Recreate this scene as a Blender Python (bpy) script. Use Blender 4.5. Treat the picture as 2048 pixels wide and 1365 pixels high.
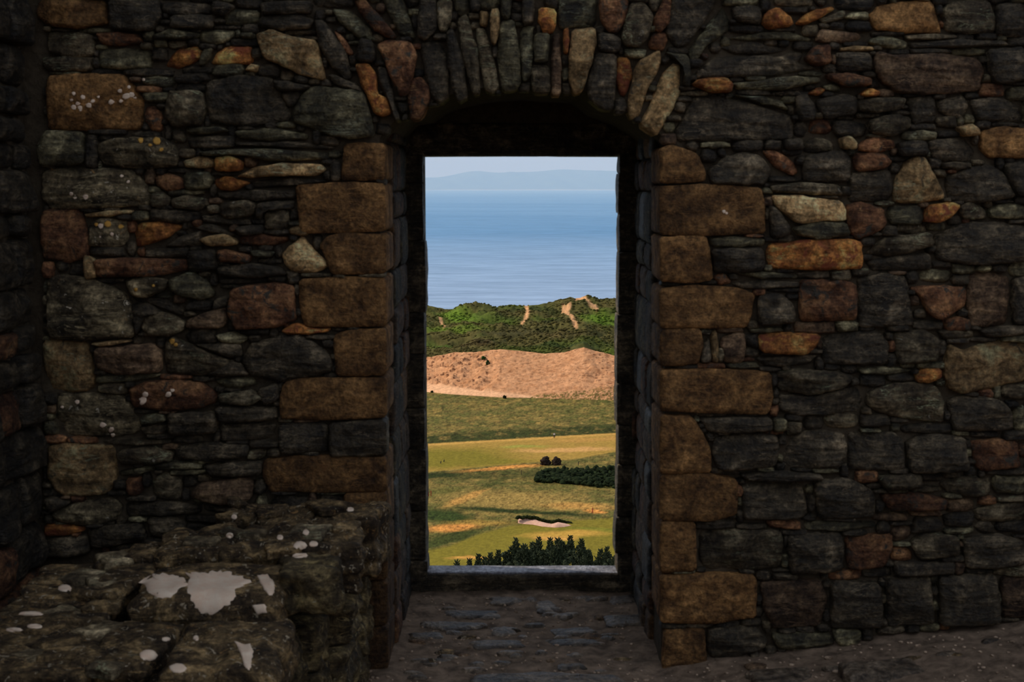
import bpy, bmesh, math, random
import numpy as np
from mathutils import Vector, Matrix, noise
from mathutils.bvhtree import BVHTree

random.seed(7)
S = bpy.context.scene
for o in list(bpy.data.objects):
    bpy.data.objects.remove(o, do_unlink=True)

# ------------------------------------------------------------------ camera
F = 2800.0                                   # focal length in pixels of the 2048 px frame
CX, CY, HOR = 1024.0, 682.5, 370.0
EYE = 1.5
TH = math.atan((CY - HOR) / F)
cam_d = bpy.data.cameras.new('camera')
cam = bpy.data.objects.new('camera', cam_d)
S.collection.objects.link(cam)
cam.location = (0, 0, EYE)
cam.rotation_euler = (math.pi / 2 - TH, 0, 0)
cam_d.sensor_width = 36.0
cam_d.lens = F / 2048 * 36
cam_d.clip_start, cam_d.clip_end = 0.05, 60000
cam_d.dof.use_dof = True
cam_d.dof.focus_distance = 380
cam_d.dof.aperture_fstop = 13
S.camera = cam

# ------------------------------------------------------------------ sky, sun, exposure
w = bpy.data.worlds.new('sky'); S.world = w; w.use_nodes = True
nt = w.node_tree; nt.nodes.clear()
wo = nt.nodes.new('ShaderNodeOutputWorld'); bg = nt.nodes.new('ShaderNodeBackground')
bg.inputs[0].default_value = (0.42, 0.485, 0.60, 1); bg.inputs[1].default_value = 1.0
nt.links.new(bg.outputs[0], wo.inputs[0])
sun_d = bpy.data.lights.new('sun', 'SUN'); sun = bpy.data.objects.new('sun', sun_d)
S.collection.objects.link(sun)
sun_d.energy = 2.6; sun_d.angle = math.radians(1.5); sun_d.color = (1.0, 0.92, 0.79)
SUN_FROM = Vector((-0.72, 0.13, 0.60))
sun.rotation_euler = SUN_FROM.to_track_quat('Z', 'Y').to_euler()
S.view_settings.view_transform = 'Standard'
S.view_settings.look = 'None'
S.view_settings.exposure = 0.0
S.view_settings.gamma = 1.0
S.view_settings.use_curve_mapping = False
S.cycles.use_denoising = True
S.cycles.max_bounces = 6
S.cycles.volume_bounces = 4

# ------------------------------------------------------------------ helpers
COS, SIN = math.cos(TH), math.sin(TH)
def ray(x, y):
    u = (x - CX) / F; v = (CY - y) / F
    return Vector((u, COS + v * SIN, -SIN + v * COS))
def P(x, y, Y):                              # the point of the upright plane at distance Y seen at pixel x, y
    d = ray(x, y); t = Y / d.y
    return Vector((d.x * t, Y, EYE + d.z * t))
def G(x, y, Z):                              # the point of the level plane at height Z
    d = ray(x, y); t = (Z - EYE) / d.z
    return Vector((d.x * t, d.y * t, Z))
def down(y):                                 # fall per metre of distance along a pixel row
    d = ray(CX, y); return -d.z / d.y
D1 = EYE / down(1340)                        # inner face of the wall
D2 = EYE / down(1183)                        # back of the embrasure
D3 = D2 + 0.13

def link(o, parent=None):
    S.collection.objects.link(o)
    if parent is not None: o.parent = parent
    return o
def mesh_obj(name, verts, faces, mat, parent=None, smooth=True, loc=(0, 0, 0)):
    m = bpy.data.meshes.new(name); m.from_pydata(verts, [], faces); m.update()
    if smooth: m.polygons.foreach_set('use_smooth', [True] * len(m.polygons))
    if mat: m.materials.append(mat)
    o = bpy.data.objects.new(name, m); o.location = loc
    return link(o, parent)
def empty(name, loc=(0, 0, 0)):
    o = bpy.data.objects.new(name, None); o.location = loc
    return link(o)
def tag(o, label=None, cat=None, group=None, kind=None):
    if label: o['label'] = label
    if cat: o['category'] = cat
    if group: o['group'] = group
    if kind: o['kind'] = kind
    return o
def nz(v, s=1.0):
    return noise.noise(Vector(v) * s)
def fb(v, s=1.0, oct=3):
    a, t, f_ = 1.0, 0.0, s
    for _ in range(oct):
        t += a * noise.noise(Vector(v) * f_); a *= 0.5; f_ *= 2.1
    return t

# ------------------------------------------------------------------ materials
class NB:
    def __init__(self, name):
        self.m = bpy.data.materials.new(name); self.m.use_nodes = True
        self.t = self.m.node_tree; self.t.nodes.clear()
        self.out = self.n('ShaderNodeOutputMaterial')
    def n(self, kind, **kw):
        x = self.t.nodes.new(kind)
        for k, v in kw.items(): setattr(x, k, v)
        return x
    def l(self, a, b): self.t.links.new(a, b)
    def noise(self, vec, scale, detail=4, rough=0.6, dist=0.0):
        x = self.n('ShaderNodeTexNoise'); x.inputs['Scale'].default_value = scale
        x.inputs['Detail'].default_value = detail; x.inputs['Roughness'].default_value = rough
        x.inputs['Distortion'].default_value = dist
        if vec: self.l(vec, x.inputs['Vector'])
        return x.outputs['Fac']
    def ramp(self, fac, stops):
        x = self.n('ShaderNodeValToRGB'); e = x.color_ramp.elements
        while len(e) > 1: e.remove(e[-1])
        e[0].position = stops[0][0]; e[0].color = (*stops[0][1], 1)
        for p_, c in stops[1:]:
            k = e.new(p_); k.color = (*c, 1)
        self.l(fac, x.inputs[0]); return x.outputs[0]
    def mix(self, fac, a, b, mode='MIX'):
        x = self.n('ShaderNodeMix', data_type='RGBA', blend_type=mode)
        for s, v in ((x.inputs[0], fac), (x.inputs[6], a), (x.inputs[7], b)):
            if hasattr(v, 'is_output') or hasattr(v, 'links'): self.l(v, s)
            elif isinstance(v, (int, float)): s.default_value = v
            else: s.default_value = (*v, 1)
        return x.outputs[2]
    def bsdf(self, col, rough=0.85, spec=0.25, normal=None):
        b = self.n('ShaderNodeBsdfPrincipled')
        if hasattr(col, 'links'): self.l(col, b.inputs['Base Color'])
        else: b.inputs['Base Color'].default_value = (*col, 1)
        b.inputs['Roughness'].default_value = rough
        b.inputs['Specular IOR Level'].default_value = spec
        if normal: self.l(normal, b.inputs['Normal'])
        self.l(b.outputs[0], self.out.inputs[0]); return b
    def bump(self, h, strength=0.5, dist=0.01, prev=None):
        x = self.n('ShaderNodeBump'); x.inputs['Strength'].default_value = strength
        x.inputs['Distance'].default_value = dist; self.l(h, x.inputs['Height'])
        if prev: self.l(prev, x.inputs['Normal'])
        return x.outputs[0]
    def mapped(self, vec, sc):
        x = self.n('ShaderNodeMapping'); x.inputs['Scale'].default_value = sc
        self.l(vec, x.inputs['Vector']); return x.outputs[0]

def rock(name, dark, mid, light, stain=None, stain_at=0.62, fleck=None, fleck_at=0.66, layer=0.6, rough=0.8, spec=0.3):
    if name != 'sill_slate': dark, mid, light = [tuple(min(.95, c * k) for c, k in zip(q, (1.42, 1.30, 1.13) if 'slate' in name or 'grey' in name else (1.52, 1.28, 1.0))) for q in (dark, mid, light)]
    b = NB(name)
    tc = b.n('ShaderNodeTexCoord'); oi = b.n('ShaderNodeObjectInfo')
    rv = b.n('ShaderNodeVectorMath', operation='SCALE'); rv.inputs[0].default_value = (31.0, 57.0, 83.0)
    b.l(oi.outputs['Random'], rv.inputs['Scale'])
    av = b.n('ShaderNodeVectorMath', operation='ADD')
    b.l(tc.outputs['Object'], av.inputs[0]); b.l(rv.outputs[0], av.inputs[1])
    v = av.outputs[0]
    lay = b.mapped(v, (7, 10, 48))
    n1 = b.noise(v, 13, 7, 0.65, 0.4)
    n2 = b.noise(lay, 1.0, 6, 0.65, 0.6)
    n3 = b.noise(v, 70, 4, 0.7)
    hm = b.n('ShaderNodeMath', operation='MULTIPLY_ADD'); hm.inputs[1].default_value = layer
    b.l(n2, hm.inputs[0]); b.l(n1, hm.inputs[2])
    nm = b.n('ShaderNodeMath', operation='MULTIPLY'); nm.inputs[1].default_value = 1 / (1 + layer)
    b.l(hm.outputs[0], nm.inputs[0])
    col = b.ramp(nm.outputs[0], [(0.36, tuple(.55 * c for c in dark)), (0.44, dark), (0.53, mid), (0.64, light)])
    grain = b.ramp(n3, [(0.30, (0.35, 0.35, 0.35)), (0.5, (.95, .95, .95)), (0.68, (1.75, 1.75, 1.75))])
    col = b.mix(1.0, col, grain, 'MULTIPLY')
    st = b.noise(b.mapped(v, (6, 9, 30)), 1.0, 5, 0.6, 1.2)          # pale streaks along the bedding that paint in edge glints
    glint = b.ramp(st, [(0.485, (0, 0, 0)), (0.50, (1, 1, 1)), (0.515, (0, 0, 0))])
    vm = b.ramp(b.noise(v, 9, 3, 0.6), [(0.50, (0, 0, 0)), (0.62, (.85, .85, .85))])
    vv = b.mix(1.0, glint, vm, 'MULTIPLY')
    col = b.mix(vv, col, tuple(min(.8, 1.25 * c) for c in light))
    if stain:
        s = b.noise(v, 22, 5, 0.7, 0.8)
        sm = b.ramp(s, [(stain_at - 0.03, (0, 0, 0)), (stain_at + 0.05, (1, 1, 1))])
        col = b.mix(sm, col, stain)
    if fleck:
        s = b.noise(v, 48, 3, 0.6, 1.0)
        sm = b.ramp(s, [(fleck_at, (0, 0, 0)), (fleck_at + 0.04, (1, 1, 1))])
        col = b.mix(sm, col, fleck)
    col = b.mix(1.0, col, oi.outputs['Color'], 'MULTIPLY')
    bp = b.bump(n2, 0.95 * min(1, layer + 0.3), 0.045)
    bp = b.bump(n1, 0.9, 0.035, bp)
    bp = b.bump(n3, 0.8, 0.007, bp)
    b.bsdf(col, rough, spec, bp)
    return b.m

MAT = {
 'K': rock('black_slate', (.034, .026, .016), (.070, .054, .033), (.25, .195, .125), rough=.6, spec=.4),
 'G': rock('grey_slate', (.080, .060, .036), (.185, .143, .085), (.60, .49, .31), rough=.7, fleck=(.55, .46, .32), fleck_at=.68),
 'E': rock('green_grey_slate', (.062, .052, .029), (.175, .150, .082), (.64, .57, .34), rough=.64, spec=.4),
 'B': rock('brown_sandstone', (.115, .062, .024), (.195, .110, .044), (.33, .19, .078), layer=.15, stain=(.32, .14, .042), stain_at=.64),
 'O': rock('rust_stone', (.30, .12, .040), (.66, .29, .085), (.92, .56, .22), layer=.35, stain=(.42, .11, .045), stain_at=.56),
 'T': rock('tan_stone', (.26, .18, .09), (.56, .39, .20), (.80, .60, .36), layer=.3, stain=(.20, .15, .085), stain_at=.62),
 'R': rock('red_brown_stone', (.105, .048, .026), (.25, .125, .066), (.46, .26, .13), layer=.4, stain=(.10, .08, .055), stain_at=.58),
 'P': rock('purple_brown_stone', (.085, .056, .038), (.20, .138, .090), (.42, .30, .19), layer=.5),
 'L': rock('lichened_grey_stone', (.050, .038, .022), (.155, .122, .072), (.46, .37, .22), stain=(.55, .27, .085), stain_at=.66, fleck=(.80, .66, .46), fleck_at=.67),
 'M': rock('mossy_rubble', (.040, .028, .016), (.120, .088, .047), (.42, .31, .165), stain=(.46, .24, .08), stain_at=.64, fleck=(.60, .46, .29), fleck_at=.62, layer=.35),
 'S': rock('shaded_mossy_side', (.035, .027, .015), (.095, .075, .040), (.30, .25, .13), stain=(.42, .33, .15), stain_at=.66, fleck=(.5, .42, .24), fleck_at=.66, layer=.3),  # mossy stone, darkened to put the stub side's shade into the colour
 'F': rock('worn_floor_slab', (.075, .058, .044), (.17, .138, .108), (.30, .255, .21), layer=.1, rough=.5, spec=.5),
 'W': rock('sill_slate', (.22, .20, .21), (.33, .31, .33), (.45, .43, .46), layer=.1, rough=.55, spec=.4),
}
def simple(name, dark, light, scale=30, rough=.95, bump=.6, bd=.02):
    b = NB(name); tc = b.n('ShaderNodeTexCoord')
    n1 = b.noise(tc.outputs['Object'], scale, 8, .7, .4); n2 = b.noise(tc.outputs['Object'], scale * 5, 4, .7)
    col = b.ramp(n1, [(.35, dark), (.65, light)])
    bp = b.bump(n1, bump, bd); bp = b.bump(n2, .5, bd * .25, bp)
    b.bsdf(col, rough, .15, bp); return b.m
MAT['core'] = simple('earthy_mortar', (.060, .043, .026), (.115, .083, .050), 26)
MAT['dirt'] = simple('trodden_dirt', (.085, .056, .036), (.30, .20, .13), 16, bd=.012)
MAT['grit'] = simple('grit', (.16, .10, .06), (.85, .60, .40), 30)
MAT['lichen'] = simple('pale_lichen', (.92, .62, .42), (.98, .76, .55), 40, bump=.25, bd=.003)
MAT['lichen_orange'] = simple('orange_lichen', (.60, .27, .05), (.80, .45, .10), 60, bump=.25, bd=.003)

# ------------------------------------------------------------------ stone builder
class Frame:                                 # a: along the wall, b: up, c: out of the wall
    def __init__(self, o, a, b, c):
        self.o, self.a, self.b, self.c = Vector(o), Vector(a), Vector(b), Vector(c)
    def w(self, p, q, r): return self.o + self.a * p + self.b * q + self.c * r
FRONT = Frame((0, D1, 0), (1, 0, 0), (0, 0, 1), (0, -1, 0))
seed_n = [0]
def stone(pts, fr, mat, parent, depth=.09, proud=None, bulge=1.0, name='stone', tint=1.0, rough_edge=.0035, tilt=1.0, step=.013, edge=.013, grow=.0036):
    seed_n[0] += 1
    rs = random.Random(seed_n[0] * 7919)
    pts = [np.array(p, float) for p in pts]
    area = sum(pts[i][0] * pts[(i + 1) % len(pts)][1] - pts[(i + 1) % len(pts)][0] * pts[i][1] for i in range(len(pts)))
    if area < 0: pts = pts[::-1]
    cut = []                                 # soften the corners
    for i in range(len(pts)):
        p, q = pts[i], pts[(i + 1) % len(pts)]
        L = np.linalg.norm(q - p); k = min(.16, .008 / max(L, 1e-6))
        cut += [p + (q - p) * k, q - (q - p) * k]
    out = []
    for i in range(len(cut)):
        p, q = cut[i], cut[(i + 1) % len(cut)]
        n = max(1, int(np.linalg.norm(q - p) / step))
        for j in range(n): out.append(p + (q - p) * j / n)
    A = np.array(out); c = A.mean(0); sd = rs.random() * 100
    for i, p in enumerate(A):
        d = p - c; d = d / (np.linalg.norm(d) + 1e-9)
        A[i] = p + d * (grow + rough_edge * (noise.noise((p[0] * 38 + sd, p[1] * 38, 0)) * 1.2 + noise.noise((p[0] * 110 + sd, p[1] * 110, 7)) * .7))
    R = A - c
    ev, U = np.linalg.eigh(R.T @ R)
    Q = R @ U
    half = np.abs(Q).max(0); half = np.maximum(half, 1e-3)
    def ring(inset):
        s = np.maximum(1 - inset / half, .25)
        return (Q * s) @ U.T
    pr = rs.uniform(-.014, .024) if proud is None else proud
    tx, ty = rs.uniform(-.09, .09) * tilt, rs.uniform(-.14, .10) * tilt
    hmin = float(half.min())
    amp = min(.011, hmin * .2) * bulge
    fac = []                                 # broken faces: the front is the lowest of a few tilted planes
    for _ in range(rs.randint(2, 4)):
        an = rs.random() * 6.283; sl = rs.uniform(.05, .42) * min(1, bulge)
        fac.append((math.cos(an) * sl, math.sin(an) * sl, rs.uniform(.0, .5) * hmin * sl + .002))
    def out_c(p, base, a):
        x, y = p
        n = fb((x * 16 + sd, y * 22, sd), 1, 3) * .5 + nz((x * 9 + sd, y * 70, 3.3)) * .6
        f_ = min(min(g[2] - x * g[0] - y * g[1] for g in fac), .006)
        return pr + base + max(f_, -.022) * tilt + n * a + (x * tx + y * ty) * .4
    i1, i2, i3 = min(.0058, hmin * .2), min(.012, hmin * .36), min(.026, hmin * .6)
    V, n = [], len(A)
    r3 = ring(i3)
    rings = [(R, lambda p: -depth), (R, lambda p: out_c(p, -edge * .75, amp * .4)),
             (ring(i1), lambda p: out_c(p, -.002, amp * .9)), (ring(i2), lambda p: out_c(p, .001, amp)),
             (r3, lambda p: out_c(p, .003, amp * 1.1)), (r3 * .7, lambda p: out_c(p, .003, amp * 1.15)),
             (r3 * .38, lambda p: out_c(p, .003, amp * 1.15))]
    for rr, fc in rings:
        for p in rr: V.append(tuple(fr.a * p[0] + fr.b * p[1] + fr.c * fc(p)))
    V.append(tuple(fr.c * out_c((0, 0), .003, amp)))
    Fc = []
    for k in range(len(rings) - 1):
        for i in range(n):
            j = (i + 1) % n
            Fc.append((k * n + i, k * n + j, (k + 1) * n + j, (k + 1) * n + i))
    last = (len(rings) - 1) * n
    for i in range(n): Fc.append((last + i, last + (i + 1) % n, last + n))
    if fr.a.cross(fr.b).dot(fr.c) < 0: Fc = [f[::-1] for f in Fc]
    o = mesh_obj(name, V, Fc, MAT[mat], parent, True, fr.w(c[0], c[1], 0))
    if parent is not None: o.location = fr.w(c[0], c[1], 0) - parent.location
    t = tint * rs.uniform(.85, 1.15)
    o.color = (t, t, t, 1)
    return o
def wall_pts(px):                            # outline on the wall's face, metres
    return [(P(x, y, D1).x, P(x, y, D1).z) for x, y in px]

def boxstone(name, lo, hi, mat, parent, r=.03, amp=.012, cuts=6, rot=0.0, tint=1.0, freq=9):
    seed_n[0] += 1; sd = seed_n[0] * 3.17
    lo, hi = Vector(lo), Vector(hi); c = (lo + hi) / 2; h = (hi - lo) / 2
    bm = bmesh.new(); bmesh.ops.create_cube(bm, size=2)
    bmesh.ops.subdivide_edges(bm, edges=bm.edges[:], cuts=cuts, use_grid_fill=True)
    r = min(r, min(h) * .9)
    M = Matrix.Rotation(rot, 3, 'Z')
    for v in bm.verts:
        p = Vector((v.co.x * h.x, v.co.y * h.y, v.co.z * h.z))
        q = Vector((max(-h.x + r, min(h.x - r, p.x)), max(-h.y + r, min(h.y - r, p.y)), max(-h.z + r, min(h.z - r, p.z))))
        d = p - q
        if d.length > 1e-6: p = q + d.normalized() * r
        n = p.normalized()
        k = fb((p.x * freq + sd, p.y * freq, p.z * freq), 1, 5) * amp + nz((p.x * 5 + sd, p.y * 5, p.z * 34)) * amp * .6 - abs(nz((p.x * freq * 1.7 + sd, p.y * freq * 1.7, p.z * freq * 1.7))) * amp * .8
        p = p + Vector((n.x, n.y, n.z)) * k
        v.co = M @ p
    m = bpy.data.meshes.new(name); bm.to_mesh(m); bm.free()
    m.polygons.foreach_set('use_smooth', [True] * len(m.polygons)); m.materials.append(MAT[mat])
    o = bpy.data.objects.new(name, m); link(o, parent)
    o.location = c - (parent.location if parent else Vector())
    o.color = (tint, tint, tint, 1)
    return o

# ------------------------------------------------------------------ wall cores
XL, XR = P(773, 600, D1).x, P(1320, 600, D1).x
XC = P(76, 600, D1).x                        # inner corner with the side wall
ZTOP = 4.2
CORE = .035                                  # joints lie this far behind the stones' faces
ARCH = [(773, 292), (782, 262), (800, 244), (840, 238), (868, 216), (900, 204), (960, 191), (1045, 184), (1100, 189),
        (1165, 191), (1205, 222), (1262, 241), (1290, 258), (1316, 276), (1320, 300)]
def slab(name, poly, y0, y1, mat, parent=None):   # polygon in x, z pushed through from y0 to y1
    n = len(poly); V = [(x, y0, z) for x, z in poly] + [(x, y1, z) for x, z in poly]
    bm = bmesh.new(); vs = [bm.verts.new(v) for v in V]
    bm.faces.new(vs[:n]); bm.faces.new(vs[n:][::-1])
    for i in range(n): bm.faces.new((vs[i], vs[n + i], vs[n + (i + 1) % n], vs[(i + 1) % n]))
    bmesh.ops.recalc_face_normals(bm, faces=bm.faces[:])
    bmesh.ops.triangulate(bm, faces=bm.faces[:])
    m = bpy.data.meshes.new(name); bm.to_mesh(m); bm.free(); m.materials.append(mat)
    return link(bpy.data.objects.new(name, m), parent)
ZS = P(773, 292, D1).z                       # springing
yc0, yc1 = D1 + CORE, D2 + .35
wall_left = tag(slab('wall_left', [(XC - .6, -.4), (XL - .02, -.4), (XL - .02, ZS), (XL - .02, ZTOP), (XC - .6, ZTOP)], yc0, D2 + .02, MAT['core']), 'dark rubble stone wall left of the window opening', None, None, 'structure')
wall_right = tag(slab('wall_right', [(XR + .02, -.4), (2.9, -.4), (2.9, ZTOP), (XR + .02, ZTOP), (XR + .02, ZS)], yc0, D2 + .02, MAT['core']), 'dark rubble stone wall right of the window opening', None, None, 'structure')
arch_px = [(P(x, y - 16, D1).x, P(x, y - 16, D1).z) for x, y in ARCH]
arch_px[0] = (XL - .02, arch_px[0][1]); arch_px[-1] = (XR + .02, arch_px[-1][1])
trim_arch = tag(slab('trim_1', arch_px + [(XR + .02, ZTOP), (XL - .02, ZTOP)], yc0, D2 + .02, MAT['core']), 'segmental arch of upright slates over the window opening', None, None, 'structure')
wall_side = tag(slab('wall_side', [(XC - .6, -.4), (XC - CORE, -.4), (XC - CORE, 3.4), (XC - .6, 3.4)], .2, D1 + .03, MAT['core']), 'unlit stone side wall at the left edge', None, None, 'structure')

bx_ = lambda nm, x0, x1, y0, y1, z1, lab: tag(slab(nm, [(x0, -.4), (x1, -.4), (x1, z1), (x0, z1)], y0, y1, MAT['core']), lab, None, None, 'structure')
bx_('added_wall_rear', -8, 7, -7.6, -7.0, 1.5, 'unseen rear stone wall added to shade the roofless room')  # out of view, added to cut low sky light from behind
bx_('added_wall_far', 5.2, 5.8, -7.0, D1 + .6, 1.8, 'unseen far right stone wall added to shade the roofless room')  # out of view, added to cut sky light from the right
bx_('wall_outer_right', 2.9, 5.8, yc0, D2 + .02, ZTOP, 'stone wall running on to the right')
# ------------------------------------------------------------------ traced stones, in pixels of the photograph
LEFT = '''
B- 80,0 205,0 215,45 160,55 95,50 72,30
K 218,0 315,0 322,30 300,60 222,58
K 325,5 415,3 420,25 345,30 322,22
K 345,32 425,30 425,55 340,56
K 430,3 470,12 445,30 425,22
E- 448,30 462,18 515,20 512,45 450,48
K 520,5 622,3 620,25 525,28
K 520,32 600,30 628,40 615,55 560,58 515,52
G- 90,64 150,64 180,70 186,85 183,108 150,112 95,105
G- 84,114 150,115 182,112 178,140 100,142 80,130
R- 190,66 270,66 285,85 215,90 200,85
E- 196,98 298,97 300,132 255,136 198,134
E- 305,70 345,60 395,66 388,76 310,78
E- 398,62 465,60 468,72 440,86 398,84
O- 322,132 345,105 390,88 397,100 393,118 350,134
E- 398,128 405,100 422,98 418,112 404,130
O 418,126 432,105 452,92 498,92 500,126
E- 482,66 505,66 502,76 480,74
T- 515,68 545,60 590,78 632,82 640,118 649,160 610,150 560,128 530,118 518,85
T- 488,140 500,131 515,131 512,143
B 97,152 150,150 240,150 262,170 278,198 280,212 278,258 95,258
E 280,153 338,152 346,168 330,174 282,166
E- 284,186 336,185 335,202 290,204
R 290,215 305,213 318,228 320,260 298,262 288,235
K 350,150 410,146 418,160 380,165 348,164
G- 338,185 400,182 408,215 400,248 345,252 330,235
K 414,165 470,152 540,155 572,215 578,240 500,252 417,245 411,190
K 545,160 620,172 605,180 560,182
K 560,186 600,182 590,205 575,212
E- 582,232 600,195 625,174 680,178 728,188 740,240 748,272 700,276 660,268 620,255 590,245
K 655,150 668,150 712,168 726,184 670,170
E- 92,264 160,264 166,300 165,325 80,332 76,300
K 170,268 190,270 190,335 170,332
L 198,285 230,278 320,276 345,290 355,310 350,332 300,336 205,332 194,310
G- 342,262 365,262 366,284 345,282
E- 372,256 440,254 455,262 400,269 375,267
K 372,275 466,272 466,294 380,296
E- 470,262 545,257 612,268 610,278 540,281 475,275
K 470,285 600,283 668,294 660,300 560,294 475,292
E- 400,304 480,298 560,300 655,306 655,318 560,322 470,310 410,312
T- 368,322 400,314 428,320 425,334 372,335
O- 430,316 460,314 485,324 478,340 432,342
T 473,353 510,335 560,328 640,328 648,340 630,352 560,350 500,356
R- 308,352 340,348 365,362 366,376 330,380 312,370
E- 368,348 415,346 424,358 415,376 370,378
O- 430,360 445,354 485,362 497,367 470,378 440,380 430,370
L 82,345 105,337 205,338 260,342 285,365 300,395 290,412 200,415 100,418 82,400
G- 302,388 320,385 340,398 335,412 302,412
G 345,400 372,392 410,398 415,410 395,420 345,415
Q 690,290 720,287 768,288 768,358 684,360
K 662,320 680,325 680,362 660,362
K 500,362 560,357 640,358 655,364 590,371 505,377
Q 592,371 700,366 768,368 769,462 600,466 596,400
G- 445,408 490,402 510,408 505,430 450,436 442,425
G- 530,425 572,422 575,450 560,460 528,460
K 430,385 500,382 590,380 588,398 500,400 440,398
K 515,408 585,402 582,418 530,420 522,440 512,436
R- 82,425 100,420 158,420 170,470 172,515 140,524 85,520 79,480
T- 165,428 200,424 258,420 262,428 200,433 170,436
E- 264,424 295,424 292,440 264,440
L+ 178,448 195,440 250,440 250,480 240,492 175,492 176,470
O- 272,450 310,445 365,452 330,475 272,495 268,470
K 340,482 400,462 396,472 400,492 330,494
K 370,454 420,450 470,468 460,476 405,462
K 400,430 438,430 500,440 500,450 440,448 400,444
K 300,418 395,424 395,440 360,446 300,442
K 474,455 525,450 525,466 480,470
T- 398,480 415,474 450,470 475,484 470,490 420,492
R- 478,472 520,470 576,474 568,486 540,492 480,490
T- 577,458 600,452 620,464 605,472 580,468
T 604,474 622,500 640,515 656,535 630,546 585,542 570,530 563,512 580,492
Q 655,474 690,468 769,470 770,546 664,548 654,518 640,492
R- 190,520 240,517 370,520 372,540 330,550 196,556
T- 168,512 185,520 192,552 172,556
K 375,505 430,500 432,538 378,545
R- 434,502 450,500 500,512 495,526 440,522
E- 502,502 545,504 540,516 504,512
K 435,535 500,528 560,535 572,550 500,556 436,550
L+ 247,562 290,555 333,562 328,580 290,594 262,590
E- 337,560 380,547 415,565 428,590 400,600 360,590 342,580
L 95,560 120,552 172,558 220,575 248,590 262,620 265,675 180,680 100,678 95,620
K 264,608 300,610 322,630 290,626 282,650 272,670 266,640
G 282,638 305,624 340,632 366,644 365,660 340,672 300,672 280,660
K 262,594 330,602 370,622 360,634 310,612 267,604
P- 375,640 420,625 448,612 452,645 440,655 385,658 370,655
R- 465,580 500,572 560,566 585,575 590,640 550,655 470,657 458,620
K 430,600 460,592 455,612 424,620
Q 600,560 700,556 770,558 770,652 610,654 600,610
O 562,664 590,648 620,658 660,658 650,666 580,670
E- 430,670 470,667 495,678 480,688 440,684
Q 668,672 700,662 770,660 771,750 674,752 670,700
K+ 500,690 560,675 600,674 640,695 662,720 660,745 560,765 500,752 480,720
T-- 85,685 110,682 170,688 178,720 185,775 160,786 100,786 82,740
T- 180,688 250,680 262,684 200,694
P 192,697 250,694 300,690 320,705 318,745 230,748 195,738
G- 325,715 330,685 345,676 372,690 455,722 455,735 400,752 330,750
E- 190,755 250,747 320,751 300,760 230,766 192,768
G 190,772 250,772 252,790 192,788
R- 255,780 290,767 350,762 400,769 425,785 430,805 400,818 330,822 265,815
K 385,690 478,690 482,712 462,716
K 462,722 480,732 496,752 440,754 410,752
E- 425,762 500,758 510,772 450,778
G-- 437,790 500,782 525,795 500,810 440,806
K 515,780 552,770 555,800 530,812
Q 568,767 600,759 700,758 771,757 771,835 650,840 562,838 560,800
L 112,792 185,790 240,795 265,830 275,850 272,868 230,878 130,876 105,840
T-- 95,898 130,890 220,897 228,930 226,975 200,992 120,992 95,960
E- 282,834 325,830 330,842 285,850
K 335,830 430,826 432,865 340,870
K 278,855 330,850 330,868 285,872
G- 195,886 250,880 340,882 335,890 220,894
G- 235,904 300,896 345,908 340,924 240,930
E- 236,945 300,936 304,945 240,955
R- 250,962 280,957 280,990 252,992
G- 300,964 330,950 360,965 358,1000 310,1000
E- 307,930 345,926 400,930 400,940 310,942
K 350,897 420,888 495,892 490,915 420,922 352,920
P- 378,995 400,970 480,958 505,965 500,1000 440,1010
K 432,815 550,817 552,840 440,845
K 440,852 550,850 545,880 440,884
K 410,932 520,925 520,950 420,956
K 660,848 770,842 771,912 660,914
Q- 530,922 600,914 770,918 771,985 540,985 525,950
K 557,850 650,850 655,905 560,908
Q- 690,990 771,988 772,1070 690,1074
Q-- 640,1080 772,1078 772,1160 640,1164
Q-- 700,1170 773,1168 773,1250 700,1254
Q-- 640,1260 773,1258 773,1345 640,1349
L 100,1030 150,1010 220,997 240,1020 225,1045 160,1053 105,1045
O- 85,1054 160,1056 165,1066 85,1078
K 290,1040 340,1035 370,1050 360,1075 300,1075
K 245,1010 340,1008 400,1014 395,1032 290,1035 250,1040
K 90,1000 110,998 140,1006 98,1026
K 170,1062 280,1048 290,1080 180,1100
K 84,1084 170,1074 175,1110 84,1120
'''
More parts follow.
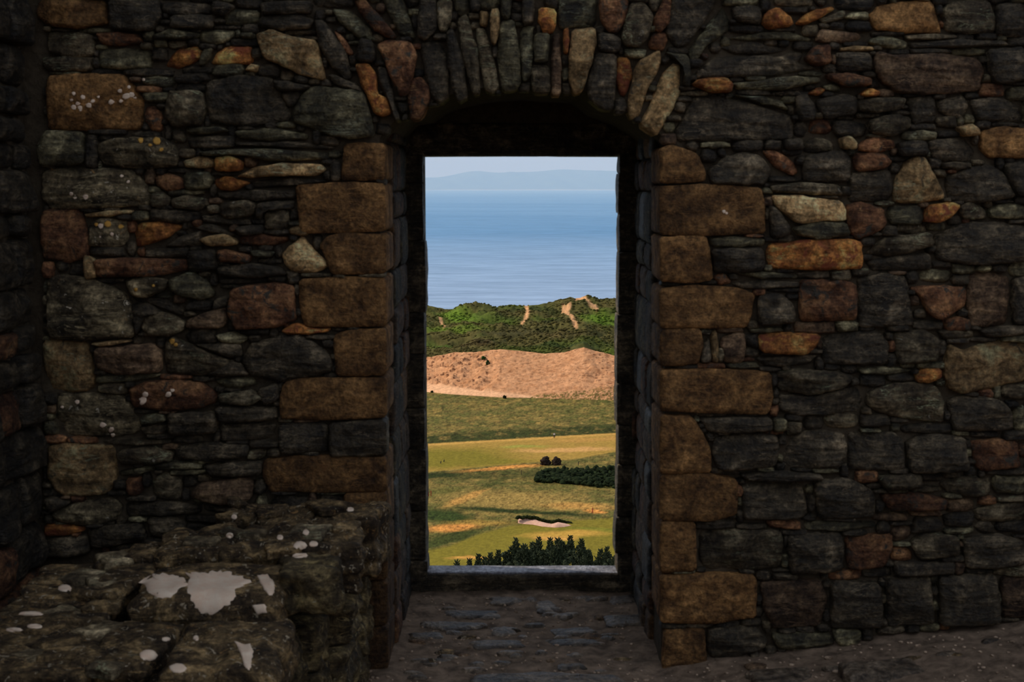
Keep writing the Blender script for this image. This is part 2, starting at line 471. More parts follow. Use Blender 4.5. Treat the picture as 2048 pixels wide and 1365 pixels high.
RIGHT = '''
K 1468,14 1522,12 1522,48 1470,40
O 1526,45 1535,25 1555,18 1575,32 1585,50 1540,56
O- 1596,45 1612,28 1665,12 1672,18 1640,33 1615,48
G- 1640,36 1690,20 1690,35 1650,46
E+ 1692,36 1705,24 1735,24 1737,38
E 1458,76 1500,66 1580,62 1625,76 1620,82 1560,78 1500,80
P 1632,80 1645,57 1720,64 1728,74 1700,82 1660,84
B+ 1742,30 1765,10 1810,2 1866,3 1880,45 1885,65 1820,62 1755,58
G- 1888,20 1905,0 1980,2 1992,30 1990,62 1930,66 1895,55
K 1996,10 2048,5 2056,70 1998,70
E 1742,78 1770,71 1816,82 1814,95 1790,96 1742,86
K 1825,84 1900,80 2010,80 2020,90 1900,94 1828,95
K 1440,92 1500,84 1560,92 1590,94 1560,104 1470,107
K+ 1392,148 1430,112 1470,111 1560,113 1590,100 1608,104 1600,125 1640,137 1560,148 1440,154 1397,155
R- 1612,118 1630,95 1660,90 1662,125 1630,130
T- 1680,94 1745,92 1748,100 1685,102
K 1672,106 1740,106 1745,140 1680,142
P- 1755,103 1790,112 1890,108 1960,118 1970,140 1960,180 1900,186 1800,185 1762,160 1750,130
K 1978,100 2048,95 2056,160 1990,165 1980,130
O- 1387,170 1397,159 1450,157 1462,168 1462,185 1420,182
E 1466,166 1520,162 1590,153 1640,155 1640,165 1560,178 1480,178
R- 1655,148 1690,148 1740,157 1738,172 1690,172 1662,160
O 1720,190 1742,177 1758,184 1755,192
O- 1618,187 1640,176 1650,180 1640,188
K+ 1352,262 1392,192 1430,192 1500,207 1585,232 1588,278 1500,280 1360,282
E- 1467,190 1520,194 1560,200 1578,220 1520,206
K 1592,195 1612,190 1630,210 1628,238 1600,240
K 1635,200 1690,190 1712,197 1712,228 1650,236
G-- 1715,202 1770,196 1812,197 1800,218 1740,225 1716,220
G-- 1740,240 1790,230 1820,236 1820,255 1790,270 1745,265
K 1818,197 1870,192 1875,240 1830,245
K+ 1880,200 1930,190 1942,215 1930,235 1885,225
K 1945,200 2000,195 2045,210 2050,245 1960,240
T- 1917,255 1940,250 1957,258 1958,270 1930,272
B+ 1968,262 2000,256 2056,258 2056,315 1985,314 1965,295
T- 1682,278 1700,275 1712,285 1710,296 1690,297
R+ 1720,290 1745,276 1790,280 1795,296 1760,304 1725,302
R- 1712,308 1770,308 1785,325 1770,336 1715,343
K+ 1705,347 1780,340 1788,370 1780,402 1702,404
K 1800,285 1850,282 1855,308 1800,312
K 1860,282 1930,276 1958,300 1945,325 1870,318
T- 1838,314 1852,318 1870,355 1894,396 1850,404 1795,405 1790,380 1800,350 1815,325
K+ 1898,354 1935,340 1980,330 2010,350 2030,395 1960,405 1905,402 1897,375
K 2012,330 2048,322 2056,390 2035,390 2017,350
Q+ 1321,300 1340,290 1370,300 1395,310 1410,345 1410,362 1323,366
K+ 1418,342 1450,315 1490,305 1526,315 1545,345 1530,368 1425,368
R+ 1530,304 1548,300 1590,325 1600,345 1585,350 1550,330
K 1612,312 1690,302 1702,320 1700,362 1612,362 1608,340
K 1570,280 1600,278 1610,298 1575,298
G- 1546,372 1600,366 1680,370 1688,392 1600,387 1548,384
T+ 1546,391 1605,392 1620,398 1680,402 1691,425 1690,442 1640,440 1600,446 1575,430 1555,412
E- 1590,457 1620,447 1690,446 1699,470 1640,477 1600,472
K 1540,412 1552,417 1578,450 1580,470 1545,474
Q 1322,374 1400,370 1520,376 1528,400 1530,466 1400,470 1322,470
R- 1694,412 1720,406 1770,416 1776,450 1750,465 1715,478 1700,460
E- 1782,415 1840,412 1848,435 1840,448 1785,448
O- 1850,442 1860,412 1900,406 1918,412 1900,432 1875,445
G- 1922,412 1945,406 1972,418 1975,438 1930,438
E- 1980,420 2010,408 2056,412 2056,438 1985,435
Q+ 1322,476 1410,473 1418,500 1424,560 1380,565 1322,562
E 1420,478 1450,474 1530,478 1528,492 1430,494
K 1426,500 1525,498 1528,540 1432,546
O 1536,505 1545,488 1600,484 1700,479 1722,486 1728,538 1640,540 1545,537
G- 1735,510 1770,478 1860,466 1868,490 1830,502 1780,513
K 1738,522 1860,507 1865,540 1745,545
K+ 1872,475 1920,450 2000,445 2056,455 2056,520 1960,530 1880,520
Q 1322,580 1380,572 1480,578 1508,590 1500,640 1490,655 1322,656
R 1432,555 1450,550 1462,565 1440,572
E- 1450,546 1530,545 1598,551 1595,558 1520,557
K 1465,567 1530,563 1598,566 1600,575 1480,580
K+ 1518,595 1560,588 1585,610 1590,645 1520,650
R- 1605,562 1700,564 1712,575 1712,640 1605,642 1602,600
K 1720,560 1770,548 1815,557 1820,600 1830,650 1722,655
R 1823,577 1870,574 1935,576 1936,610 1910,625 1885,640 1860,630 1850,600
P- 1945,550 1980,546 2025,556 2020,600 2018,650 1945,655 1940,600
K 2030,560 2056,555 2056,645 2030,648
O- 1520,672 1560,668 1640,670 1632,692 1610,708 1525,705
K 1512,718 1600,712 1640,711 1620,730 1540,735
E- 1500,660 1560,657 1570,664 1510,668
Q- 1322,662 1400,660 1406,690 1395,728 1322,732
K 1408,690 1420,680 1422,725 1402,725
T- 1424,670 1435,665 1438,725 1426,725
P 1445,680 1470,670 1490,667 1488,725 1452,728
Q 1322,742 1420,740 1500,743 1542,748 1545,800 1535,830 1420,825 1322,822
K 1645,672 1760,664 1780,690 1775,728 1650,730
G-- 1790,667 1850,662 1878,680 1875,720 1800,728
E- 1720,739 1800,737 1830,743 1800,750 1725,750
O- 1835,752 1850,740 1880,740 1882,755 1860,765 1838,765
T-- 1902,690 1935,705 1960,695 2000,685 2056,690 2056,765 1990,775 1930,788 1900,780 1893,735
G-- 1555,747 1600,740 1680,747 1710,754 1690,775 1620,790 1560,782
K 1560,792 1640,794 1720,772 1732,800 1720,830 1600,832 1560,822
G- 1740,787 1800,768 1870,772 1888,800 1892,850 1830,840 1760,828 1738,812
K 1900,802 1940,794 2000,802 2028,830 2028,862 1910,864
E 2032,820 2056,815 2056,862 2034,862
K 1960,662 2020,654 2056,652 2056,668 1980,676
G-- 1880,662 1950,664 1950,676 1890,680
Q+ 1322,832 1385,836 1405,870 1420,900 1422,944 1322,948
Q 1322,953 1400,949 1440,955 1474,962 1472,1030 1420,1042 1322,1041
Q 1322,1046 1390,1047 1392,1142 1322,1146
Q+ 1322,1153 1500,1152 1512,1160 1510,1235 1420,1248 1322,1246
Q- 1330,1264 1408,1262 1412,1330 1380,1348 1326,1350
K 1400,838 1540,836 1545,862 1420,866
E- 1548,838 1572,840 1572,862 1550,862
K 1430,882 1470,870 1550,872 1558,895 1550,935 1440,940 1428,915
K+ 1564,905 1580,880 1630,864 1690,870 1695,910 1680,938 1580,940
K 1702,870 1790,868 1808,885 1810,940 1702,942
K 1817,885 1860,872 1930,877 1935,940 1822,945
R- 1945,887 2000,882 2035,887 2040,935 1960,942
K 1480,950 1560,946 1640,950 1645,960 1500,965
K 1488,974 1600,967 1612,985 1615,1025 1600,1040 1490,1040
K 1630,967 1700,960 1750,987 1750,1035 1640,1040
G-- 1757,955 1840,950 1845,975 1770,980
G-- 1885,970 1930,957 1990,962 1985,990 1960,998 1900,987
R-- 1765,990 1840,990 1895,1002 1890,1020 1780,1022
G-- 1955,1022 2000,1012 2056,1007 2056,1045 1960,1045
R- 1535,1044 1600,1047 1602,1062 1540,1058
E-- 1614,1047 1755,1047 1755,1062 1617,1065
G-- 1402,1072 1440,1064 1560,1064 1568,1100 1565,1140 1420,1148 1402,1130
K 1577,1075 1680,1070 1688,1085 1688,1142 1582,1148
R-- 1695,1082 1720,1077 1785,1072 1785,1100 1770,1135 1700,1140
G-- 1825,1090 1850,1072 1915,1074 1920,1110 1840,1120
K 1930,1082 2000,1072 2050,1087 2050,1130 1935,1140
K 1790,1127 1910,1127 1910,1150 1795,1152
P-- 1524,1172 1560,1167 1640,1164 1655,1200 1640,1255 1550,1262 1530,1220
K 1665,1167 1760,1170 1765,1255 1665,1260
K 1775,1162 1860,1157 1870,1250 1778,1258
K 1880,1157 1990,1152 2000,1245 1885,1252
P-- 2007,1160 2056,1158 2056,1240 2010,1240
E-- 1545,1272 1660,1270 1668,1290 1560,1302
E- 1672,1264 1720,1264 1725,1285 1690,1295 1675,1285
K 1420,1262 1510,1257 1535,1282 1530,1302 1430,1328 1416,1300
'''
VOUS = '''
K 630,44 648,42 690,102 702,150 690,160 660,128 640,90
R 668,62 682,70 706,106 695,108 680,90
E- 664,18 700,22 740,60 742,80 715,72 680,45
R- 708,0 730,0 790,68 782,77 750,60 722,28
E- 762,-10 800,-10 830,75 800,68
O- 710,128 735,128 752,150 752,185 772,195 780,225 765,232 748,225 735,190 722,165
K 754,132 775,140 785,200 800,236 790,242 776,196 757,165
R 754,92 775,80 820,85 832,105 825,145 815,190 800,192 785,160 770,120
R- 817,160 840,155 855,170 857,200 840,236 822,238 817,200
K 838,85 880,82 890,110 898,190 880,208 862,190 850,140
G- 874,0 903,0 900,40 890,63 880,60 875,30
K 893,66 906,58 925,120 936,192 915,202 905,180 897,120
E- 906,-5 935,-5 938,24 918,30
G- 914,38 935,30 955,110 960,185 945,188 930,130
G- 952,56 970,56 985,110 998,175 985,186 970,180 958,110
T- 982,20 998,18 998,60 990,92 982,80
E- 1002,-5 1022,-5 1018,35 1005,38
T- 960,22 975,26 973,50 962,48
E- 1000,46 1028,42 1036,90 1041,160 1033,178 1005,180 996,110
E- 1042,55 1070,52 1066,62 1062,150 1046,165 1041,100
O 1078,15 1112,22 1108,62 1088,65 1080,45
E- 1070,68 1098,68 1095,124 1070,126
G- 1064,132 1098,130 1100,184 1067,184
P 1106,70 1120,68 1122,188 1103,188
T- 1145,60 1190,55 1192,85 1175,150 1165,183 1150,187 1139,160 1141,110
O- 1128,60 1137,58 1136,105 1128,105
K 1192,107 1232,112 1230,180 1226,218 1205,219 1178,193 1182,150
R 1200,-5 1255,-5 1250,40 1235,65 1215,60 1202,30
G- 1260,10 1285,5 1305,30 1295,75 1275,95 1250,90 1245,70
R 1310,40 1330,-5 1345,-5 1340,40 1325,62 1310,60
O- 1236,114 1258,117 1265,150 1250,190 1240,185 1233,150
T- 1275,125 1318,102 1322,115 1315,145 1295,175 1280,230 1264,237 1256,210 1265,170
T 1345,127 1362,130 1358,190 1335,235 1315,272 1288,254 1284,240 1305,205 1325,150
E- 1332,106 1375,112 1380,150 1378,172 1366,168 1368,130 1345,117
K 1200,66 1240,75 1235,105 1197,100
K 1046,0 1068,0 1066,46 1046,48
E-- 1117,-5 1193,-5 1190,48 1120,54
K 1348,-5 1436,-5 1415,32 1375,88 1355,93 1334,64
E 1380,100 1400,72 1448,12 1462,40 1460,60 1420,83 1397,118 1384,118
K 842,-10 870,-10 872,60 850,78 835,70
K 940,-10 955,-10 958,18 942,22
K 720,78 745,84 748,122 715,122
'''
TINT = {'--': .5, '-': .72, '': 1.0, '+': 1.35}
traced_px = []
quoins = []
big = {}
def lay(text, parent, name='stone', **kw):
    for line in text.strip().splitlines():
        code, *ps = line.split()
        px = [tuple(map(float, q.split(','))) for q in ps]
        traced_px.append(px)
        t = TINT[code[1:]]
        if code[0] == 'Q':
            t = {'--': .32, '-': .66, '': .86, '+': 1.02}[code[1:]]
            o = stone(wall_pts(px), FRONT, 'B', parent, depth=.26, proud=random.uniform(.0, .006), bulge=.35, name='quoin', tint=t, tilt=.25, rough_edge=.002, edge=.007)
        else:
            o = stone(wall_pts(px), FRONT, code[0], parent, tint=t, name=name, **kw)
        big[(int(px[0][0]), int(px[0][1]))] = o
lay(LEFT, wall_left)
lay(RIGHT, wall_right)
lay(VOUS, trim_arch, name='voussoir', depth=.12, tilt=.6)

# small packing stones in whatever the traced outlines leave open
def inside(poly, xs, ys):
    r = np.zeros(xs.shape, bool); n = len(poly); j = n - 1
    for i in range(n):
        xi, yi = poly[i]; xj, yj = poly[j]
        c = ((yi > ys) != (yj > ys)) & (xs < (xj - xi) * (ys - yi) / ((yj - yi) or 1e-9) + xi)
        r ^= c; j = i
    return r
GS = 3
gx, gy = np.meshgrid(np.arange(-60, 2420, GS) + 1.5, np.arange(-240, 1380, GS) + 1.5)
occ = np.zeros(gx.shape, bool)
for px in traced_px: occ |= inside(px, gx, gy)
arch_open = list(ARCH) + [(1320, 1365), (773, 1365)]
occ |= inside(arch_open, gx, gy)
occ |= gx < 80
occ |= (gx > 769) & (gx < 1324) & (gy > 280)
ground_y = np.interp(gx, [0, 1320, 1410, 1700, 2000, 2420], [1345, 1345, 1340, 1292, 1252, 1200])
occ |= gy > ground_y
occ |= (gx < 770) & (gy > 1110)
occ |= (gx > 440) & (gx < 770) & (gy > 1030)
def fill(limit_w, limit_h, min_w, min_h, x0, x1, y0, y1, tries, rs):
    res = []
    H, W = occ.shape
    for _ in range(tries):
        i = rs.randrange(int((y0 + 240) / GS), min(H, int((y1 + 240) / GS)))
        j = rs.randrange(int((x0 + 60) / GS), min(W, int((x1 + 60) / GS)))
        if occ[i, j]: continue
        a, b, c, d = i, i, j, j
        gw, gh = rs.uniform(.5, 1) * limit_w / GS, rs.uniform(.5, 1) * limit_h / GS
        grow = True
        while grow:
            grow = False
            if d - c < gw and c > 0 and not occ[a:b + 1, c - 1].any(): c -= 1; grow = True
            if d - c < gw and d < W - 1 and not occ[a:b + 1, d + 1].any(): d += 1; grow = True
            if (d - c) > (b - a) * 1.6 or d - c >= gw or not grow:
                if b - a < gh and a > 0 and not occ[a - 1, c:d + 1].any(): a -= 1; grow = True
                if b - a < gh and b < H - 1 and not occ[b + 1, c:d + 1].any(): b += 1; grow = True
        ww, hh = (d - c + 1) * GS, (b - a + 1) * GS
        if ww < min_w or hh < min_h: continue
        occ[a:b + 1, c:d + 1] = True
        X0, Y0 = gx[a, c] - 1.5 + .8, gy[a, c] - 1.5 + .8; X1, Y1 = X0 + ww - 1.6, Y0 + hh - 1.6
        k = min(ww, hh) * .3
        res.append([(X0 + rs.uniform(0, k), Y0 + rs.uniform(0, k * .6)), ((X0 + X1) / 2, Y0 + rs.uniform(0, k * .4)), (X1 - rs.uniform(0, k), Y0 + rs.uniform(0, k * .6)),
                    (X1 - rs.uniform(0, k * .4), (Y0 + Y1) / 2), (X1 - rs.uniform(0, k), Y1 - rs.uniform(0, k * .6)), (X0 + rs.uniform(0, k), Y1 - rs.uniform(0, k * .6)), (X0 + rs.uniform(0, k * .4), (Y0 + Y1) / 2)])
    return res
rs = random.Random(11)
pack = fill(100, 36, 18, 10, 80, 2048, 0, 1340, 9000, rs)
pack += fill(60, 24, 12, 7, 80, 2048, 0, 1340, 5000, rs)
tiny = {}
for px in pack:
    cxp = sum(p[0] for p in px) / len(px); cyp = sum(p[1] for p in px) / len(px)
    par = trim_arch if (640 < cxp < 1440 and cyp < 290 and abs(cxp - 1040) < 400 - cyp * .2 and cyp < 200) else (wall_left if cxp < 1040 else wall_right)
    m = rs.choices(['K', 'E', 'G', 'R', 'P'], [12, 3, 2, 1, 1])[0]
    hpx = max(p[1] for p in px) - min(p[1] for p in px); wpx_ = max(p[0] for p in px) - min(p[0] for p in px)
    o = stone(wall_pts(px), FRONT, m, par, depth=.07, proud=rs.uniform(-.022, -.004), tint=rs.uniform(.55, 1.0), name='voussoir' if par is trim_arch else 'stone')
    if hpx < 11 or wpx_ < 16: tiny.setdefault(par, []).append(o)
def join_stones(name, parent, grp):
    mats, V, Fc, MI = [], [], [], []
    for o in grp:
        b0 = len(V); mm = o.data.materials[0]
        if mm not in mats: mats.append(mm)
        V += [tuple(v.co + o.location) for v in o.data.vertices]
        for p_ in o.data.polygons: Fc.append(tuple(b0 + k for k in p_.vertices)); MI.append(mats.index(mm))
        bpy.data.objects.remove(o, do_unlink=True)
    o = mesh_obj(name, V, Fc, None, parent)
    for mm in mats: o.data.materials.append(mm)
    o.data.polygons.foreach_set('material_index', MI)
    o.color = (.75, .75, .75, 1); o['kind'] = 'stuff'
for par_, g_ in tiny.items(): join_stones('packing_stones', par_, g_)
# the courses go on outside the frame
def joined_margin(name, parent, boxes):
    grp = []
    for (x0, x1, y0, y1) in boxes:
        for px in fill(150, 60, 24, 14, x0, x1, y0, y1, 2500, rs):
            m = rs.choices(['K', 'E', 'G', 'R', 'B'], [8, 3, 3, 1, 2])[0]
            grp.append(stone(wall_pts(px), FRONT, m, None, tint=rs.uniform(.6, 1.0), step=.03))
    join_stones(name, parent, grp)
joined_margin('outer_stones', wall_right, [(2056, 2400, -230, 1200), (1450, 2056, -230, 0)])
joined_margin('outer_stones', wall_left, [(80, 640, -230, 0)])
joined_margin('outer_stones', trim_arch, [(640, 1450, -230, 0)])

# side wall at the left edge, its shade put into dark stone tints
SIDE = Frame((XC, 0, 0), (0, -1, 0), (0, 0, 1), (1, 0, 0))
z = -.05; rs = random.Random(5)
while z < 2.6:
    h = rs.uniform(.07, .17); y = D1 - .005
    while y > D1 - .8:
        L = rs.uniform(.10, .30)
        g = .006
        q = [(-(y - g) + rs.uniform(0, .01), z + g), (-(y - L + g) - rs.uniform(0, .012), z + g + rs.uniform(0, .008)), (-(y - L + g) - rs.uniform(0, .008), z + h - g), (-(y - g), z + h - g - rs.uniform(0, .01))]
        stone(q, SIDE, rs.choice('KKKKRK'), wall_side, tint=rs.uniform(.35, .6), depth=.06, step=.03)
        y -= L
    z += h

# reveals of the embrasure, stones tinted darker to paint in their shade
LREV = Frame((XL, 0, 0), (0, 1, 0), (0, 0, 1), (1, 0, 0))
RREV = Frame((XR, 0, 0), (0, 1, 0), (0, 0, 1), (-1, 0, 0))
for fr, par, sd in ((LREV, wall_left, 3), (RREV, wall_right, 4)):
    rs = random.Random(sd); z = -.02
    while z < ZS + .02:
        h = min(rs.uniform(.08, .2), ZS + .06 - z); y = D1 + .265
        while y < D2 - .02:
            L = min(rs.uniform(.12, .3), D2 - y)
            g = .006
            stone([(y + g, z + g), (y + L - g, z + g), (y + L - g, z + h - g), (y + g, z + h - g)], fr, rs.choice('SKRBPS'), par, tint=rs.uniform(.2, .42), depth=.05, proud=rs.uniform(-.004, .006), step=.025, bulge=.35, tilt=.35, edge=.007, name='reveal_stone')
            y += L
        z += h

# narrower outer opening: jamb blocks, lintel and sill
xo0, xo1 = P(851, 640, D2).x, P(1236, 640, D2).x
zo1 = P(1050, 313, D2).z; zo0 = P(1050, 1147, D2).z
trim_frame = tag(empty('trim_2', (0, D2, 0)), 'dark narrow outer stone frame of the window opening', None, None, 'structure')
rs = random.Random(21)
for side in (-1, 1):
    z = -.03
    while z < zo1 + .02:
        h = min(rs.uniform(.12, .26), zo1 + .03 - z)
        if side < 0: lo, hi = (XL - .08, D2, z), (xo0 + rs.uniform(-.005, .005), D3 + .01, z + h)
        else: lo, hi = (xo1 - rs.uniform(-.005, .005), D2, z), (XR + .08, D3 + .01, z + h)
        o = boxstone('jamb_block', lo, hi, 'K', trim_frame, r=.007, amp=.004, tint=rs.uniform(.7, 1.1))
        z += h
for x0_, x1_ in ((XL - .08, xo0 - .005), (xo1 + .005, XR + .08)):
    bk_ = slab('jamb_core', [(x0_, -.1), (x1_, -.1), (x1_, zo1 + .05), (x0_, zo1 + .05)], D2 + .03, D3, MAT['core'], trim_frame); bk_.location = -trim_frame.location
boxstone('lintel', (XL - .1, D2, zo1), (XR + .1, D3 + .01, zo1 + .12), 'K', trim_frame, r=.012, amp=.005, cuts=10, tint=.9)
slab('tympanum', [(XL - .1, zo1 + .118 - 0), (XR + .1, zo1 + .118), (XR + .1, ZTOP), (XL - .1, ZTOP)], D2 + .01, D3 + .02, MAT['core'], None).name = 'tympanum'
ty = bpy.data.objects['tympanum']; ty.parent = trim_frame; ty.location = -trim_frame.location
boxstone('sill_riser', (XL - .1, D2, -.1), (XR + .1, D3, zo0 - .004), 'K', trim_frame, r=.012, amp=.005, cuts=10)
boxstone('sill', (xo0 - .06, D2 + .012, zo0 - .02), (xo1 + .06, D3 - .02, zo0), 'W', trim_frame, r=.005, amp=.004, cuts=14)
# outer skin of the wall beside the opening keeps daylight out of the core
for nm, x0_, x1_, par in (('wall_left', XC - .6, XL - .06, wall_left), ('wall_right', XR + .06, 2.9, wall_right)):
    slab('outer_face', [(x0_, -.4), (x1_, -.4), (x1_, ZTOP), (x0_, ZTOP)], D2 + .02, D3 + .02, MAT['core'], par)

# ------------------------------------------------------------------ floor
def floor_z(x, y):
    z = .135 * max(0, x - .45) * min(1, max(0, (y - 1.0) / 2.5))
    return z + .010 * fb((x * 3.1, y * 3.1, 0), 1, 4) + .006 * nz((x * 17, y * 17, 4))
xs = np.concatenate([np.linspace(-8, -2.1, 12), np.linspace(-2.0, 2.9, 190), np.linspace(3.0, 6, 8)]); ys = np.concatenate([np.linspace(-7.6, 3.0, 40), np.linspace(3.05, D2 + .05, 110)])
V = [(x, y, floor_z(x, y)) for y in ys for x in xs]; n = len(xs)
Fc = [(j * n + i, j * n + i + 1, (j + 1) * n + i + 1, (j + 1) * n + i) for j in range(len(ys) - 1) for i in range(n - 1)]
floor = tag(mesh_obj('floor', V, Fc, MAT['dirt']), 'trodden dirt floor with worn slate slabs', None, None, 'structure')
SLABS = '''
1 840,1247 905,1246 975,1250 955,1260 900,1263 845,1258
.8 888,1264 925,1266 930,1272 900,1272
.9 985,1258 1030,1257 1035,1268 1000,1275 985,1270
.7 978,1197 1035,1198 1050,1206 1010,1212 985,1210
.9 1074,1206 1100,1203 1112,1214 1108,1228 1075,1226
1 1105,1231 1160,1229 1130,1241 1110,1238
.8 1222,1196 1272,1192 1268,1208 1228,1213
.9 1168,1201 1216,1195 1212,1201 1172,1207
.6 880,1225 960,1224 1000,1226 985,1238 900,1238
.6 1100,1262 1180,1258 1200,1268 1120,1276
.5 1090,1283 1190,1281 1205,1291 1110,1296
.6 940,1285 1040,1284 1050,1296 950,1300
.7 950,1352 1080,1349 1230,1352 1260,1372 940,1374
.5 1115,1332 1165,1330 1170,1340 1120,1342
.6 820,1268 885,1268 880,1280 822,1282
.6 1210,1235 1280,1232 1290,1250 1220,1256
.8 1680,1330 1820,1318 1850,1345 1700,1360
.7 1500,1345 1620,1335 1640,1362 1510,1372
'''
FL = Frame((0, 0, 0), (1, 0, 0), (0, 1, 0), (0, 0, 1))
for line in SLABS.strip().splitlines():
    t, *ps = line.split()
    px = [tuple(map(float, q.split(','))) for q in ps]
    c = G(sum(p[0] for p in px) / len(px), sum(p[1] for p in px) / len(px), 0); zz = floor_z(c.x, c.y)
    q = [(G(x, y, zz).x, G(x, y, zz).y) for x, y in px]
    fr = Frame((0, 0, zz), (1, 0, 0), (0, 1, 0), (0, 0, 1))
    stone(q, fr, 'F', floor, depth=.03, proud=.006, bulge=.3, tilt=.12, name='paving_slab', tint=float(t) * .8, edge=.006, rough_edge=.010)
rs = random.Random(63)
for k in range(60):
    x, y = rs.uniform(XL + .05, XR - .05), rs.uniform(D1 - .12, D2 - .06)
    if k > 44: x, y = rs.uniform(.5, 1.9), rs.uniform(3.85, D1 - .06)
    w_, h_ = rs.uniform(.018, .05), rs.uniform(.012, .035); a0 = rs.random() * 6
    zz = floor_z(x, y)
    q = [(x + math.cos(a0 + i) * w_ * rs.uniform(.7, 1.2), y + math.sin(a0 + i) * h_ * rs.uniform(.7, 1.2)) for i in (0, 1.1, 2.1, 3.2, 4.2, 5.3)]
    stone(q, Frame((0, 0, zz), (1, 0, 0), (0, 1, 0), (0, 0, 1)), rs.choice('FFFPM'), floor, depth=.02, proud=rs.uniform(.0, .006), bulge=.6, tilt=.4, name='embedded_stone', tint=rs.uniform(.5, 1.0), edge=.006)
# grit and pebbles
def scatter_blobs(name, spots, mat, parent, sub=1):
    bm = bmesh.new(); bmesh.ops.create_icosphere(bm, subdivisions=sub, radius=1)
    bv = [v.co.copy() for v in bm.verts]; bf = [tuple(v.index for v in f.verts) for f in bm.faces]; bm.free()
    V, Fc = [], []
    for k, (c, r, sq) in enumerate(spots):
        b0 = len(V); a = (k * 2.399) % 6.283; ca, sa = math.cos(a), math.sin(a)
        for v in bv:
            q = 1 + .35 * nz((v.x * 1.7 + k * 3.3, v.y * 1.7, v.z * 1.7))
            x, y, z_ = v.x * q * 1.25, v.y * q * .85, v.z * q * sq
            V.append((c[0] + r * (x * ca - y * sa), c[1] + r * (x * sa + y * ca), c[2] + r * z_))
        Fc += [tuple(b0 + i for i in f) for f in bf]
    return mesh_obj(name, V, Fc, mat, parent)
rs = random.Random(9); spots = []
for k in range(2600):
    x, y = rs.uniform(-.45, 2.6), rs.uniform(3.2, D2 - .05)
    if y > D1 - .02 and not (XL + .02 < x < XR - .02): continue
    if y < 3.7 and rs.random() < .5: continue
    r = rs.uniform(.002, .006) * (1.6 if rs.random() < .06 else 1)
    if abs(y - (D1 - .1)) < .12: r *= 1.15
    spots.append(((x, y, floor_z(x, y) + r * .3), r, .6))
g_ = scatter_blobs('grit', spots, MAT['grit'], floor); g_['kind'] = 'stuff'

# ------------------------------------------------------------------ ruined wall stub, bottom left
stub = tag(empty('wall_stub', (-.75, 3.5, 0)), 'ruined low rubble wall spotted with pale lichen, left of the opening', 'low wall')
def course(x0, x1, yf, Yf, dY, h, mat, tint=1.0, r=.022, amp=.022, rot=0.0, name='stone'):
    a, b = P(x0, yf, Yf), P(x1, yf, Yf)
    return boxstone(name, (a.x, Yf, a.z - h), (b.x, Yf + dY, a.z), mat, stub, r=r, amp=amp, cuts=22, rot=rot, tint=tint, freq=9)
ST = {}
ST['a1'] = course(612, 760, 1036, 3.95, .26, .18, 'M', .95, rot=-.05)
ST['a2'] = course(500, 622, 1040, 3.93, .24, .14, 'M', .85, rot=.08)
ST['a3'] = course(428, 520, 1034, 3.98, .20, .12, 'M', .8, rot=-.12)
ST['a4'] = course(450, 500, 1000, 4.09, .08, .05, 'M', .8, r=.015)
ST['b1'] = course(575, 712, 1090, 3.66, .28, .15, 'M', .85, rot=.12)
ST['b2'] = course(440, 585, 1102, 3.60, .33, .13, 'M', .8, rot=-.06)
ST['b3'] = course(300, 450, 1100, 3.63, .30, .13, 'M', .85, rot=.10)
ST['b4'] = course(190, 310, 1132, 3.60, .25, .10, 'M', .8, rot=-.15)
ST['b5'] = course(545, 668, 1146, 3.42, .24, .12, 'S', .8, rot=.18)
ST['c1'] = course(240, 557, 1196, 3.28, .32, .12, 'M', .9, r=.04, amp=.014, rot=.03)
ST['c2'] = course(140, 250, 1188, 3.36, .28, .07, 'M', .8, rot=-.2)
ST['d1'] = course(300, 545, 1342, 2.87, .38, .14, 'M', .9, r=.035, rot=.04)
ST['d2'] = course(150, 310, 1325, 2.95, .30, .10, 'M', .75, rot=-.12)
ST['e1'] = course(38, 160, 1178, 3.46, .25, .05, 'M', .8, r=.015, rot=.1)
ST['e2'] = course(20, 225, 1212, 3.34, .25, .05, 'M', .7, r=.015, rot=-.08)
ST['e3'] = course(-40, 200, 1246, 3.22, .22, .045, 'M', .6, r=.015, rot=.07)
ST['e4'] = course(-60, 150, 1290, 3.08, .25, .05, 'M', .6, r=.015, rot=-.06)
ST['e5'] = course(-80, 165, 1350, 2.90, .26, .06, 'M', .75, r=.02, rot=.1)
# thin slates lying loose on top
rs = random.Random(77)
for (x, y, Yf, wp) in ((650, 1018, 3.98, 70), (540, 1022, 3.97, 60), (690, 1058, 3.78, 50), (610, 1068, 3.74, 80), (480, 1066, 3.76, 90), (400, 1085, 3.68, 70), (340, 1078, 3.72, 60), (560, 1100, 3.58, 70),
                       (270, 1112, 3.64, 60), (215, 1128, 3.6, 60), (150, 1160, 3.5, 70), (100, 1165, 3.5, 60), (190, 1172, 3.42, 60), (70, 1196, 3.4, 90), (200, 1215, 3.3, 70), (120, 1230, 3.26, 80), (60, 1262, 3.16, 90),
                       (180, 1268, 3.14, 80), (240, 1290, 3.06, 50), (110, 1310, 3.0, 90), (40, 1325, 2.98, 80), (210, 1340, 2.9, 70)):
    course(x - wp / 2, x + wp / 2, y, Yf, rs.uniform(.06, .14), rs.uniform(.02, .04), rs.choice('MMMG'), rs.uniform(.7, 1.1), r=.008, amp=.012, rot=rs.uniform(-.5, .5))
